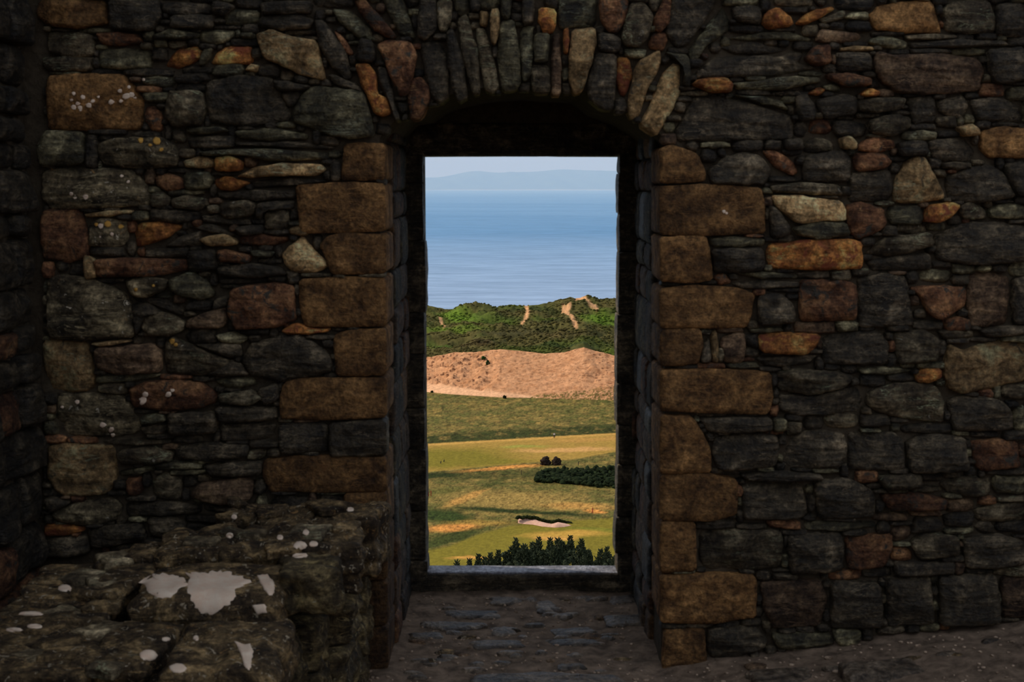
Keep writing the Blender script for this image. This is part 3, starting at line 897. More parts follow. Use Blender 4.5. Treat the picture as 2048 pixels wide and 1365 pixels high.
# lower courses: hearting below the top stones and the dark side face
rs = random.Random(31)
def edge_x(y): return np.interp(y, [2.2, 2.86, 3.3, 3.7, D1], [-.56, -.535, -.565, -.475, -.405])
for zc, zt in ((-.05, .10), (.10, .22), (.22, .345)):
    y = D1 - .01
    while y > 2.4:
        L = rs.uniform(.14, .3)
        xe = float(edge_x(y - L / 2)) + rs.uniform(-.02, .012)
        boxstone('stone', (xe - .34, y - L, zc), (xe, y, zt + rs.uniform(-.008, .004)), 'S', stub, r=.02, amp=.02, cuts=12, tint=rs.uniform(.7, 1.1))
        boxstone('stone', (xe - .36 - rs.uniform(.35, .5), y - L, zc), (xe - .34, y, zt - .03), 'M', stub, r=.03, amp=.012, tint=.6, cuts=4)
        y -= L

# lichen crusts lying on stones
bvh_cache = {}
stub_meshes = [o for o in stub.children if o.type == 'MESH']
def lichen(px, target, mat='lichen', seed=0, jag=.10):
    rs_ = random.Random(seed + len(px) * 13)
    ck = len(target) if isinstance(target, list) else None
    vs, fs = [], []
    for tg in [] if ck in bvh_cache else (target if isinstance(target, list) else [target]):
        off = tg.location + (tg.parent.location if tg.parent else Vector()); b0 = len(vs)
        vs += [off + v.co for v in tg.data.vertices]; fs += [tuple(b0 + k for k in p.vertices) for p in tg.data.polygons]
    if isinstance(target, list): target = target[0]
    bvh = bvh_cache[ck] if ck in bvh_cache else BVHTree.FromPolygons(vs, fs)
    if ck: bvh_cache[ck] = bvh
    pts = []
    for i in range(len(px)):
        (xa, ya), (xb, yb) = px[i], px[(i + 1) % len(px)]
        n = max(1, int(math.hypot(xb - xa, yb - ya) / 5))
        for j in range(n): pts.append((xa + (xb - xa) * j / n, ya + (yb - ya) * j / n))
    cx = sum(p[0] for p in pts) / len(pts); cy = sum(p[1] for p in pts) / len(pts)
    V, Fc, n = [], [], len(pts)
    org = Vector((0, 0, EYE))
    def put(x, y, lift):
        h = bvh.ray_cast(org, ray(x, y))
        if h[0] is None: return False
        V.append(tuple(h[0] + h[1] * lift - target.location - (target.parent.location if target.parent else Vector()))); return True
    js = [1 + jag * (rs_.random() - .5) * 2 for _ in pts]
    for k, (s, lift) in enumerate(((1.0, .0), (.93, .0025), (.62, .003), (.3, .003))):
        for (x, y), q in zip(pts, js):
            f_ = s * (q if k < 2 else 1)
            if not put(cx + (x - cx) * f_, cy + (y - cy) * f_, lift): return None
    if not put(cx, cy, .003): return None
    for k in range(3):
        for i in range(n): Fc.append((k * n + i, k * n + (i + 1) % n, (k + 1) * n + (i + 1) % n, (k + 1) * n + i))
    for i in range(n): Fc.append((3 * n + i, 3 * n + (i + 1) % n, 4 * n))
    VV = [Vector(v) for v in V]
    Fc = [f for f in Fc if max((VV[f[i]] - VV[f[i - 1]]).length for i in range(len(f))) < .12]
    return mesh_obj('lichen_patch', V, Fc, MAT[mat], target)
def disc(x, y, rx, ry=None, n=9):
    ry = ry or rx
    return [(x + rx * math.cos(k * 2 * math.pi / n), y + ry * math.sin(k * 2 * math.pi / n)) for k in range(n)]
for px, t in (
    ([(276, 1166), (296, 1150), (330, 1148), (370, 1158), (374, 1170), (352, 1185), (340, 1195), (320, 1198), (300, 1186), (288, 1172)], 'c1'),
    ([(374, 1148), (440, 1143), (488, 1152), (500, 1166), (470, 1180), (468, 1203), (440, 1218), (425, 1228), (402, 1228), (386, 1212), (378, 1192), (376, 1165)], 'c1'),
    ([(512, 1150), (535, 1150), (548, 1166), (550, 1188), (538, 1193), (525, 1175)], 'c1'),
    ([(506, 1212), (530, 1208), (534, 1226), (514, 1230)], 'c1'),
    (disc(600, 1092, 14, 8), 'b1'), (disc(627, 1089, 10, 6), 'b1'), (disc(459, 1072, 8, 6), 'b2'), (disc(612, 1066, 7, 6), 'b1'),
    (disc(560, 1076, 7, 5), 'b2'), (disc(296, 1312, 18, 11), 'd1'), (disc(356, 1338, 18, 9), 'd1'), (disc(332, 1280, 8, 4), 'd1'), (disc(392, 1278, 6, 5), 'd1'),
    (disc(468, 1035, 6, 5), 'a2'), (disc(62, 1229, 26, 4), 'e3'), (disc(28, 1261, 18, 4), 'e4'), (disc(70, 1254, 16, 4), 'e3'), (disc(130, 1178, 14, 7), 'e1'),
    ([(470, 1285), (500, 1290), (506, 1305), (500, 1345), (488, 1330), (480, 1305)], 'd1'),
    (disc(700, 1020, 8, 4), 'a1'), (disc(600, 1112, 16, 5), 'b5')):
    lichen(px, [ST[t]] + [o for o in stub_meshes if o is not ST[t]], seed=int(px[0][0]))
def specks(key, lst, mat='lichen'):
    t = big.get(key)
    if t is None: return
    for k, (x, y, r) in enumerate(lst): lichen(disc(x, y, r, r * .85, 7), t, mat, seed=k, jag=.3)
specks((97, 152), [(148, 188, 4), (166, 195, 5), (155, 207, 5), (185, 203, 5), (143, 200, 3), (160, 216, 5), (178, 211, 6), (147, 215, 6), (161, 221, 3), (197, 194, 3), (223, 204, 6), (240, 182, 5), (252, 192, 8), (262, 190, 6), (242, 202, 4), (270, 196, 3), (258, 174, 4)])
specks((255, 780), [(287, 802, 8), (291, 790, 6), (284, 806, 5), (336, 790, 7), (345, 781, 4)])
specks((178, 448), [(202, 453, 6), (224, 469, 4), (200, 474, 2)])
specks((178, 448), [(193, 450, 4), (216, 449, 7), (241, 453, 6)], 'lichen_orange')
specks((82, 345), [(172, 395, 6), (143, 388, 4), (243, 352, 4), (256, 364, 4), (150, 396, 3)])
specks((112, 792), [(155, 805, 5), (125, 815, 3), (205, 850, 7), (222, 860, 6), (226, 870, 4)])
specks((325, 715), [(345, 684, 6), (352, 690, 4)], 'lichen_orange')
specks((198, 285), [(282, 282, 6), (314, 283, 8), (300, 290, 4), (322, 300, 5)], 'lichen_orange')
specks((247, 562), [(272, 580, 4), (307, 572, 3)], 'lichen_orange')
specks((1322, 374), [(1448, 424, 4), (1453, 427, 3)])
specks((280, 153), [(288, 160, 3)])
specks((1720, 290), [(1757, 315, 2)])

# ------------------------------------------------------------------ landscape beyond the opening
def vnoise(x, y, sd=0):
    xi, yi = np.floor(x).astype(np.int64), np.floor(y).astype(np.int64)
    fx, fy = x - xi, y - yi
    fx = fx * fx * (3 - 2 * fx); fy = fy * fy * (3 - 2 * fy)
    def h(a, b):
        n = (a * 374761393 + b * 668265263 + sd * 974711) & 0x7fffffff
        n = ((n ^ (n >> 13)) * 1274126177) & 0x7fffffff
        return ((n ^ (n >> 16)) & 0xffff) / 65535.0
    return (h(xi, yi) * (1 - fx) + h(xi + 1, yi) * fx) * (1 - fy) + (h(xi, yi + 1) * (1 - fx) + h(xi + 1, yi + 1) * fx) * fy
def vfbm(x, y, oct=4, sd=0):
    t = np.zeros_like(x, dtype=float); a = 1.0; s = 0
    for k in range(oct):
        t += a * vnoise(x * 2.03 ** k, y * 2.03 ** k, sd + k); s += a; a *= .55
    return t / s
def lin(c):
    c = np.array(c, float) / 255
    return np.where(c <= .04045, c / 12.92, ((c + .055) / 1.055) ** 2.4)
Z0 = -72.0
TAN = np.vectorize(down)
def row_of(t):                               # pixel row whose fall per metre is t
    return CY + F * np.tan(np.arctan(t) - TH)
cols = np.unique(np.concatenate([np.arange(-700, 560, 30), np.arange(560, 838, 2.6), np.arange(838, 1246, 1.6), np.arange(1246, 1540, 2.6), np.arange(1540, 2800, 30)]))
def wave(x): return 3 * np.sin(x * .021) + 2 * np.sin(x * .047 + 1)
def curve(xs_, ys_):
    y = np.interp(cols, xs_, ys_); off = np.clip(np.maximum(xs_[0] - cols, cols - xs_[-1]) / 60, 0, 1)
    return y + off * wave(cols)
base = curve([852, 905, 1000, 1060, 1150, 1232], [785, 790, 796, 797, 800, 802])
ridge = curve([852, 870, 900, 950, 1000, 1040, 1090, 1130, 1150, 1168, 1190, 1232], [716, 713, 706, 704, 699, 702, 708, 705, 699, 695, 702, 712])
crest = curve([852, 870, 890, 910, 930, 950, 970, 990, 1010, 1050, 1080, 1110, 1140, 1150, 1160, 1172, 1185, 1200, 1232],
              [614, 617, 620, 620, 616, 612, 613, 615, 614, 613, 610, 603, 594, 597, 596, 591, 595, 599, 597])
drows, zrows = [], []
def add(d, z): drows.append(d); zrows.append(z)
one = np.ones_like(cols)
for d, z in ((6, -2.2), (14, -5), (30, -13), (60, -27), (100, -43), (150, -55), (200, -65), (232, -70.5)):
    add(one * d, one * z)
for d in np.geomspace(240, 445, 210):
    add(one * d, one * Z0)
db = (EYE - Z0) / TAN(base)
for k in np.linspace(.03, 1, 24):            # up to the foot of the sand
    add(445 + (db - 445) * k, one * Z0)
for k in np.linspace(0, 1, 71)[1:]:          # bare sand slope
    yy = base + (ridge - base) * k
    d = db + 34 * k ** 1.15
    add(d, EYE - d * TAN(yy))
dr = drows[-1]; zr = zrows[-1]
for k in np.linspace(0, 1, 10)[1:]: add(dr + 10 * k, zr - 1.6 * np.sin(k * math.pi * .5))
d0, z0_ = drows[-1], zrows[-1]
NG = 90
for k in np.linspace(0, 1, NG)[1:]:          # scrub-covered dunes to the crest
    yy = (ridge + 4) + (crest - ridge - 4) * k
    d = d0 + 150 * k ** 1.1
    add(d, np.where(k < .04, z0_, EYE - d * TAN(yy)))
dc, zc_ = drows[-1], zrows[-1]
for k in np.linspace(0, 1, 14)[1:]: add(dc + 130 * k, zc_ + (-77 - zc_) * (k ** .8))
Dm, Zm = np.array(drows), np.array(zrows)
PY = row_of((EYE - Zm) / Dm)
cosr = COS + (CY - PY) / F * SIN
Xm = (cols[None, :] - CX) / F / cosr * Dm
Xm[:8] = (cols[None, :] - CX) / F * np.maximum(Dm[:8], 60)
PX = np.repeat(cols[None, :], len(drows), 0)
iS = 8 + 210 + 24; iG = iS + 70
ri = np.arange(len(drows))[:, None] * np.ones_like(PX)
isS = (ri >= iS) & (ri < iG); isG = ri >= iG; isL = (ri >= 8) & (ri < iS)
# relief
mow = np.zeros_like(PX)
b1 = vfbm(Xm / 7, Dm / 9, 4, 3); b2 = vfbm(Xm / 2.2, Dm / 3, 3, 9); b3 = vfbm(Xm / 22, Dm / 26, 3, 21)
ris = np.clip((ri - iG - 4) / 10, 0, 1) * np.clip((len(drows) - 13 - ri) / 4, .25, 1)
Zm = Zm + isG * ris * ((b1 - .5) * 3.6 + (b2 - .5) * 1.6 + (b3 - .5) * 7.0)
sandrel = (vfbm(Xm / 3.6, Dm / 1.4, 4, 5) - .5)
smooth_sand = np.clip(((PY - (764 + (PX - 852) * .12)) / 5), 0, 1) * (PX < 1075)
Zm = Zm + isS * sandrel * np.interp(PX, [960, 1010, 1140, 1200], [3.6, 1.3, 1.3, 2.4]) * (1 - .92 * smooth_sand) * np.clip((ri - iS) / 6, 0, 1) * np.clip((iG - ri) / 4, .25, 1)
# colours of the ground cover, with shade bands painted among the dark ones
C = np.zeros(PX.shape + (3,))
def setc(mask, col): C[:] = C * (1 - mask[..., None]) + np.array(col) * mask[..., None]
wx = PX + (vfbm(PX / 30, PY / 7, 3, 40) - .5) * 26; wy = PY + (vfbm(PX / 34, PY / 9, 3, 50) - .5) * 7
def band(y0, y1, soft=2.0, yv=None):
    yv = wy if yv is None else yv
    return np.clip((yv - y0) / soft, 0, 1) * np.clip((y1 - yv) / soft, 0, 1)
def ell(cx, cy, rx, ry, ang=0, soft=.35, warp=1.0):
    a = math.radians(ang); X_ = PX + (wx - PX) * warp - cx; Y_ = PY + (wy - PY) * warp - cy
    u = (X_ * math.cos(a) + Y_ * math.sin(a)) / rx; v = (-X_ * math.sin(a) + Y_ * math.cos(a)) / ry
    return np.clip((1 - np.sqrt(u * u + v * v)) / soft, 0, 1)
K_ = 1.22                                # even gain on all the ground colours
rough = lin((106, 93, 48)); rough_g = lin((88, 86, 40)); dark_g = lin((48, 55, 24)); gold = lin((182, 134, 68)); fair = lin((122, 108, 38)); tan = lin((158, 126, 66)); orange = lin((204, 136, 66))
C[:] = rough
setc(np.clip(vfbm(PX / 9, PY / 3, 4, 2) * 2.6 - .9, 0, 1), rough_g)
setc(isL * np.clip(vfbm(PX / 22, PY / 4, 4, 12) * 3.0 - 1.5, 0, 1) * .7, tan)
lineA = 888 + (PX - 852) * (866 - 888) / 380.0        # rough / upper fairway
lineB = np.interp(PX, [852, 980, 1060, 1150, 1232], [946, 934, 927, 920, 905])
up = isL * (PY < lineA)
setc(up * np.clip((PY - (lineA - 22)) / 8, 0, 1) * .85, dark_g)
setc(up * np.clip(vfbm(PX / 14, PY / 3.5, 4, 77) * 3 - 1.75, 0, 1) * .8, tan)
inF = isL * np.clip((PY - lineA) / 1.5, 0, 1) * np.clip((lineB - PY) / 2, 0, 1)
setc(inF, lin((160, 126, 58)))
setc(inF * ell(880, 918, 190, 26, -2, .5), fair)
setc(inF * ell(960, 926, 150, 9, -2, .6), fair)
setc(inF * ell(1050, 894, 60, 3.5, -3, .6), lin((150, 140, 60)))
setc(inF * ell(1130, 900, 120, 6, -2, .5), lin((196, 146, 84)))
setc(inF * ell(1180, 880, 120, 6, -2, .6) * .7, gold)
setc(isL * np.clip(1 - np.abs(PY - lineA - 2.5) / 3, 0, 1), lin((200, 150, 76)))
low = isL * np.clip((PY - lineB) / 2, 0, 1)
setc(low * ell(1000, 937, 110, 5, -5, .5), orange)
setc(low * band(938, 962, 6) * .55 * (PX < 1080), dark_g)
setc(low * ell(870, 952, 70, 7, -4, .5), dark_g)
setc(low * ell(1020, 1000, 190, 26, 2, .6) * .75, tan)
setc(low * ell(930, 996, 60, 8, -22, .5), gold)
setc(low * ell(880, 985, 60, 10, -12, .6) * .8, lin((92, 88, 40)))
setc(low * ell(985, 968, 50, 7, -18, .6) * .7, lin((70, 72, 32)))
setc(low * ell(1160, 1014, 90, 9, 2, .6), gold)
setc(low * ell(1195, 1024, 30, 4, 2, .6), orange)
setc(low * ell(1045, 1024, 190, 5, 3, .5), dark_g)
setc(low * ell(885, 1032, 80, 16, 6, .5), lin((56, 66, 28)))
setc(low * ell(905, 1057, 68, 11, -3, .45), orange)
setc(low * ell(960, 1046, 90, 7, 1, .6) * .6, lin((170, 130, 58)))
setc(low * ell(900, 1078, 100, 14, -16, .45), lin((64, 68, 30)))
lf = low * np.clip((PY - np.interp(PX, [852, 900, 960, 1020, 1100, 1232], [1100, 1090, 1066, 1050, 1042, 1034])) / 5, 0, 1)
setc(lf, fair)
setc(lf * ell(1130, 1069, 110, 9, -2, .6), lin((186, 142, 62)))
setc(lf * ell(1110, 1078, 60, 5, 0, .6), lin((200, 146, 72)))
setc(lf * ell(940, 1117, 60, 4, 0, .6), lin((196, 142, 66)))
setc(lf * ell(1190, 1060, 80, 5, 4, .6) * .5, lin((110, 118, 40)))
# sand
sand, sand2 = lin((202, 145, 102)), lin((172, 116, 76))
setc(isS * 1.0, sand)
setc(isS * smooth_sand, lin((224, 168, 124)))
setc(isS * (1 - smooth_sand) * np.clip(vfbm(PX / 9, PY / 3.2, 4, 61) * 3 - 1.3, 0, 1) * .8, sand2)
spk = np.clip((vfbm(PX / 5.5, PY / 1.8, 3, 66) - .60) * 9, 0, 1) * (1 - smooth_sand)
setc(isS * spk * np.interp(PX, [960, 1010, 1140, 1200], [1.0, .45, .45, .8]) * np.clip((790 - PY) / 40 + .3, 0, 1), lin((92, 56, 38)))  # brown grass specks, plus the ledges' streaky shading painted on
marram = isS * np.clip((PY - (790 - (PX - 1060) * .11)) / 4, 0, 1) * (PX > 1060) * np.clip((vfbm(PX / 3, PY / 1.6, 3, 70) - .44) * 8, 0, 1)
setc(marram, lin((112, 92, 50)))
# dunes
setc(isG * 1.0, lin((84, 76, 40)))
setc(isG * np.clip(vfbm(Xm / 26, Dm / 30, 4, 80) * 4 - 1.9, 0, 1) * .7, lin((74, 84, 32)))
for (ex, ey, ea, eb, ec) in ((925, 634, 70, 13, (92, 116, 34)), (905, 661, 95, 9, (96, 112, 36)), (1205, 634, 62, 20, (94, 118, 36)), (865, 692, 60, 10, (84, 104, 36)), (1000, 640, 60, 10, (70, 84, 30)),
                             (1215, 703, 50, 6, (86, 96, 34)), (1085, 640, 40, 9, (80, 92, 32)), (1040, 668, 110, 9, (66, 60, 34)), (1130, 672, 80, 10, (86, 74, 42)), (1110, 692, 130, 6, (48, 58, 26)), (955, 690, 60, 7, (74, 60, 36)), (1070, 622, 60, 7, (52, 58, 26)), (1105, 648, 40, 5, (44, 46, 24))):
    setc(isG * ell(ex, ey, ea, eb, 0, .6) * .85, lin(ec))
setc(isG * np.clip(vfbm(Xm / 6, Dm / 9, 4, 83) * 4 - 2.1, 0, 1) * .6, lin((52, 54, 26)))
for (pth, wdt) in (([(1052, 612), (1056, 630), (1045, 646)], 3.5), ([(1128, 616), (1140, 628), (1146, 648), (1152, 654)], 4), ([(1140, 612), (1126, 620)], 3), ([(1168, 594), (1180, 604), (1194, 614)], 4), ([(1152, 598), (1166, 595)], 2.5), ([(880, 640), (888, 652)], 3)):
    m = np.zeros_like(PX)
    for (xa, ya), (xb, yb) in zip(pth, pth[1:]):
        L2 = (xb - xa) ** 2 + (yb - ya) ** 2
        t = np.clip(((PX - xa) * (xb - xa) + (PY - ya) * (yb - ya)) / L2, 0, 1)
        m = np.maximum(m, np.clip(1.4 - np.hypot(PX - xa - t * (xb - xa), PY - ya - t * (yb - ya)) / wdt, 0, 1))
    setc(isG * m, lin((206, 152, 104)))
slope = (ri < 8)
setc(slope * 1.0, lin((70, 74, 40)))
tex = vfbm(PX / 3.2, PY / 1.2, 4, 90) - .5
mown = np.clip(inF + lf, 0, 1)
C *= (1 + tex * np.where(isS, .5, np.where(isG, 1.2, 1.5 * (1 - .7 * mown))))[..., None]
tuf = np.clip((vfbm(PX / 5, PY / 2.0, 3, 95) - .58) * 7, 0, 1) * isL * (1 - mown)
C *= (1 - .45 * tuf)[..., None]
C = np.clip(C * K_, 0, 1)
H, Wc = PX.shape
verts = np.stack([Xm, Dm, Zm], -1).reshape(-1, 3)
idx = np.arange(H * Wc).reshape(H, Wc)
faces = np.stack([idx[:-1, :-1], idx[:-1, 1:], idx[1:, 1:], idx[1:, :-1]], -1).reshape(-1, 4)
def grid_obj(name, verts, faces, cols_, mat):
    m = bpy.data.meshes.new(name)
    m.vertices.add(len(verts)); m.vertices.foreach_set('co', verts.astype(np.float32).ravel())
    k = faces.shape[1]
    m.loops.add(len(faces) * k); m.loops.foreach_set('vertex_index', faces.astype(np.int32).ravel())
    m.polygons.add(len(faces)); m.polygons.foreach_set('loop_start', np.arange(0, len(faces) * k, k, dtype=np.int32))
    m.update(calc_edges=True)
    m.polygons.foreach_set('use_smooth', np.ones(len(faces), bool))
    if cols_ is not None:
        a = m.color_attributes.new('cover', 'FLOAT_COLOR', 'POINT')
        a.data.foreach_set('color', np.concatenate([cols_, np.ones((len(cols_), 1))], 1).astype(np.float32).ravel())
    m.materials.append(mat); m.validate()
    return link(bpy.data.objects.new(name, m))
def cover_mat(name, scale, amt, bump):
    b = NB(name); at = b.n('ShaderNodeAttribute', attribute_name='cover'); tc = b.n('ShaderNodeTexCoord')
    n1 = b.noise(tc.outputs['Object'], scale, 5, .7)
    g = b.ramp(n1, [(.3, (1 - amt,) * 3), (.7, (1 + amt,) * 3)])
    col = b.mix(1.0, at.outputs['Color'], g, 'MULTIPLY')
    b.bsdf(col, .95, .05, b.bump(n1, .6, bump)); return b.m
MAT['cover'] = cover_mat('grass_and_sand', .9, .25, .35)
terrain = tag(grid_obj('links_ground', verts, faces, C.reshape(-1, 3), MAT['cover']), 'golf links with mown fairways, bare sand slope and grassy dunes', None, None, 'structure')
def terrain_at(x, y, d):                     # nearest ground height below pixel column x at distance d
    j = int(np.argmin(np.abs(cols - x))); return float(np.interp(d, Dm[:, j], Zm[:, j]))
def on_ground(x, y):                         # ground point seen at a pixel
    j = int(np.argmin(np.abs(cols - x))); col_y = PY[8:, j]
    k = 8 + int(np.argmin(np.abs(col_y - y)))
    return Vector((Xm[k, j], Dm[k, j], Zm[k, j]))

# scrub on the dunes: clumps beyond counting
def blob_cloud(name, centres, radii, colours, mat, flat=.75, sub=1, sd=0, rough=.35):
    bm = bmesh.new(); bmesh.ops.create_icosphere(bm, subdivisions=sub, radius=1)
    bv = np.array([v.co[:] for v in bm.verts]); bf = np.array([[v.index for v in f.verts] for f in bm.faces]); bm.free()
    rg = np.random.default_rng(sd); N = len(centres)
    q = 1 + rough * (rg.random((N, len(bv), 1)) - .5) * 2
    V_ = bv[None] * q * np.array([1.1, 1.0, flat]) * np.asarray(radii)[:, None, None] + np.asarray(centres)[:, None, :]
    F_ = (bf[None] + (np.arange(N) * len(bv))[:, None, None]).reshape(-1, 3)
    sh = (.75 + .5 * rg.random((N, len(bv), 1)))
    C_ = np.repeat(np.asarray(colours)[:, None, :], len(bv), 1) * sh
    return grid_obj(name, V_.reshape(-1, 3), F_, np.clip(C_.reshape(-1, 3), 0, 1), mat)
MAT['leaf'] = cover_mat('leafage', 3.0, .35, .1)
rg = np.random.default_rng(4)
sel = np.argwhere(isG & (ri > iG + 6) & (ri < iG + 9 + NG + 2) & (PX > 560) & (PX < 1530))
pick = sel[rg.integers(0, len(sel), 8600)]
keep = []
cc, rr, kk = [], [], []
for i, j in pick:
    g_ = vfbm(np.array([Xm[i, j] / 13]), np.array([Dm[i, j] / 17]), 3, 80)[0]
    if C[i, j, 0] > .25 or g_ < .36: continue
    r_ = rg.uniform(.3, .85)
    cc.append((Xm[i, j], Dm[i, j], Zm[i, j] + r_ * .15)); rr.append(r_)
    kk.append(C[i, j] * rg.uniform(.6, 1.05))
tag(blob_cloud('dune_scrub', cc, rr, kk, MAT['leaf'], .6, 1, 2), 'low green and brown scrub covering the dunes', 'scrub', None, 'stuff')

def bush(name, x, y, wpx, hpx, col, label, n=60, sd=0, cat='bush', group=None, squash=1.0):
    p = on_ground(x, y); s = p.y / F; wm, hm = wpx * s, hpx * s
    rg = np.random.default_rng(sd + 100); cc, rr, kk = [], [], []
    for k in range(n):
        a, b_ = rg.random() * 6.283, math.acos(rg.uniform(-.1, 1)); q = rg.uniform(.55, .95)
        cc.append((math.cos(a) * math.sin(b_) * wm / 2 * q * .85, math.sin(a) * math.sin(b_) * wm / 2 * q * .8 * squash, math.cos(b_) * hm * .78 * q + hm * .06))
        rr.append(min(wm, hm) * rg.uniform(.11, .2)); kk.append(np.array(col) * rg.uniform(.65, 1.3))
    o = blob_cloud(name, cc, rr, kk, MAT['leaf'], .9, 1, sd, .5); o.location = p - Vector((0, 0, .05))
    return tag(o, label, cat, group)
bush('round_bush', 1091, 930, 24, 21, lin((56, 44, 38)), 'left of two dark round bushes on the fairway', 90, 1, 'bush', 'pair of round bushes on the fairway')
bush('round_bush', 1114, 929, 22, 19, lin((58, 46, 38)), 'right of two dark round bushes on the fairway', 90, 2, 'bush', 'pair of round bushes on the fairway')
bush('shrub', 1009, 797, 9, 9, lin((34, 42, 24)), 'small dark shrub at the foot of the bare sand', 30, 3, 'shrub')
bush('shrub', 968, 717, 11, 9, lin((44, 74, 30)), 'small green shrub near the top of the sand slope', 30, 4, 'shrub')
bush('shrub', 975, 729, 9, 12, lin((36, 58, 30)), 'dark green shrub on the sand just below another', 30, 5, 'shrub')
bush('shrub', 863, 786, 7, 7, lin((40, 52, 26)), 'tiny dark shrub at the left foot of the sand', 20, 6, 'shrub')
# gorse thicket: one dense mass
rg = np.random.default_rng(12); cc, rr, kk = [], [], []
pc = on_ground(1150, 965)
for k in range(900):
    x = rg.uniform(1072, 1300); top = np.interp(x, [1068, 1080, 1100, 1140, 1180, 1210, 1240, 1300], [962, 946, 940, 938, 938, 934, 930, 930])
    bot = np.interp(x, [1068, 1090, 1150, 1200, 1300], [966, 966, 970, 976, 980])
    y = rg.uniform(top + 5, bot); p = on_ground(x, y)
    r_ = rg.uniform(.35, .8)
    cc.append((p.x - pc.x, p.y - pc.y, p.z - pc.z + rg.uniform(.1, .9))); rr.append(r_)
    kk.append(lin((38, 46, 26)) * rg.uniform(.5, 1.3))
o = blob_cloud('gorse_thicket', cc, rr, kk, MAT['leaf'], .85, 1, 13, .5); o.location = pc
tag(o, 'wide dark green thicket of gorse beside the fairway', 'thicket')

# bunker with its turf lip
bk = tag(empty('golf_bunker', on_ground(1090, 1055)), 'small pale sand bunker under a dark turf lip', 'bunker')
bx = np.linspace(1036, 1143, 44)
blow = np.interp(bx, [1036, 1050, 1065, 1085, 1110, 1130, 1143], [1047, 1049, 1050, 1054, 1056, 1054.5, 1051.5])
bup = np.interp(bx, [1036, 1050, 1068, 1078, 1094, 1104, 1116, 1130, 1143], [1038, 1038, 1038.5, 1043, 1047, 1048.5, 1045, 1047.5, 1050.5])
def sand_mat():
    b = NB('bunker_sand'); tc = b.n('ShaderNodeTexCoord'); n1 = b.noise(tc.outputs['Object'], 2, 5, .6)
    b.bsdf(b.ramp(n1, [(.3, tuple(lin((216, 164, 136)))), (.7, tuple(lin((236, 186, 158))))]), .95, .05, b.bump(n1, .3, .1)); return b.m
MAT['bsand'] = sand_mat()
V, Fc = [], []
for x, yl, yu in zip(bx, blow, bup):
    g0 = G(x, yl, Z0 + .03); d1_ = g0.y + 1.6; g1 = P(x, yu, d1_); gm = P(x, (yl + yu) / 2, g0.y + .5)
    V += [tuple(g0 - bk.location), tuple(gm - bk.location), tuple(g1 - bk.location), tuple(g1 - bk.location + Vector((0, 1.2, -.9)))]
for i in range(len(bx) - 1):
    for k in range(3): Fc.append((i * 4 + k, i * 4 + 4 + k, i * 4 + 5 + k, i * 4 + 1 + k))
mesh_obj('sand', V, Fc, MAT['bsand'], bk)
cc, rr, kk = [], [], []; rg = np.random.default_rng(8)
for x, yu in zip(np.interp(np.linspace(0, 43, 130), range(44), bx), np.interp(np.linspace(0, 43, 130), range(44), bup)):
    p = P(x, yu - rg.uniform(1, 4.5), G(x, 1051, Z0).y + 1.9)
    cc.append(tuple(p - bk.location)); rr.append(rg.uniform(.25, .55)); kk.append(lin((40, 44, 22)) * rg.uniform(.6, 1.3))
lip = blob_cloud('turf_lip', cc, rr, kk, MAT['leaf'], .7, 1, 14, .4); lip.parent = bk

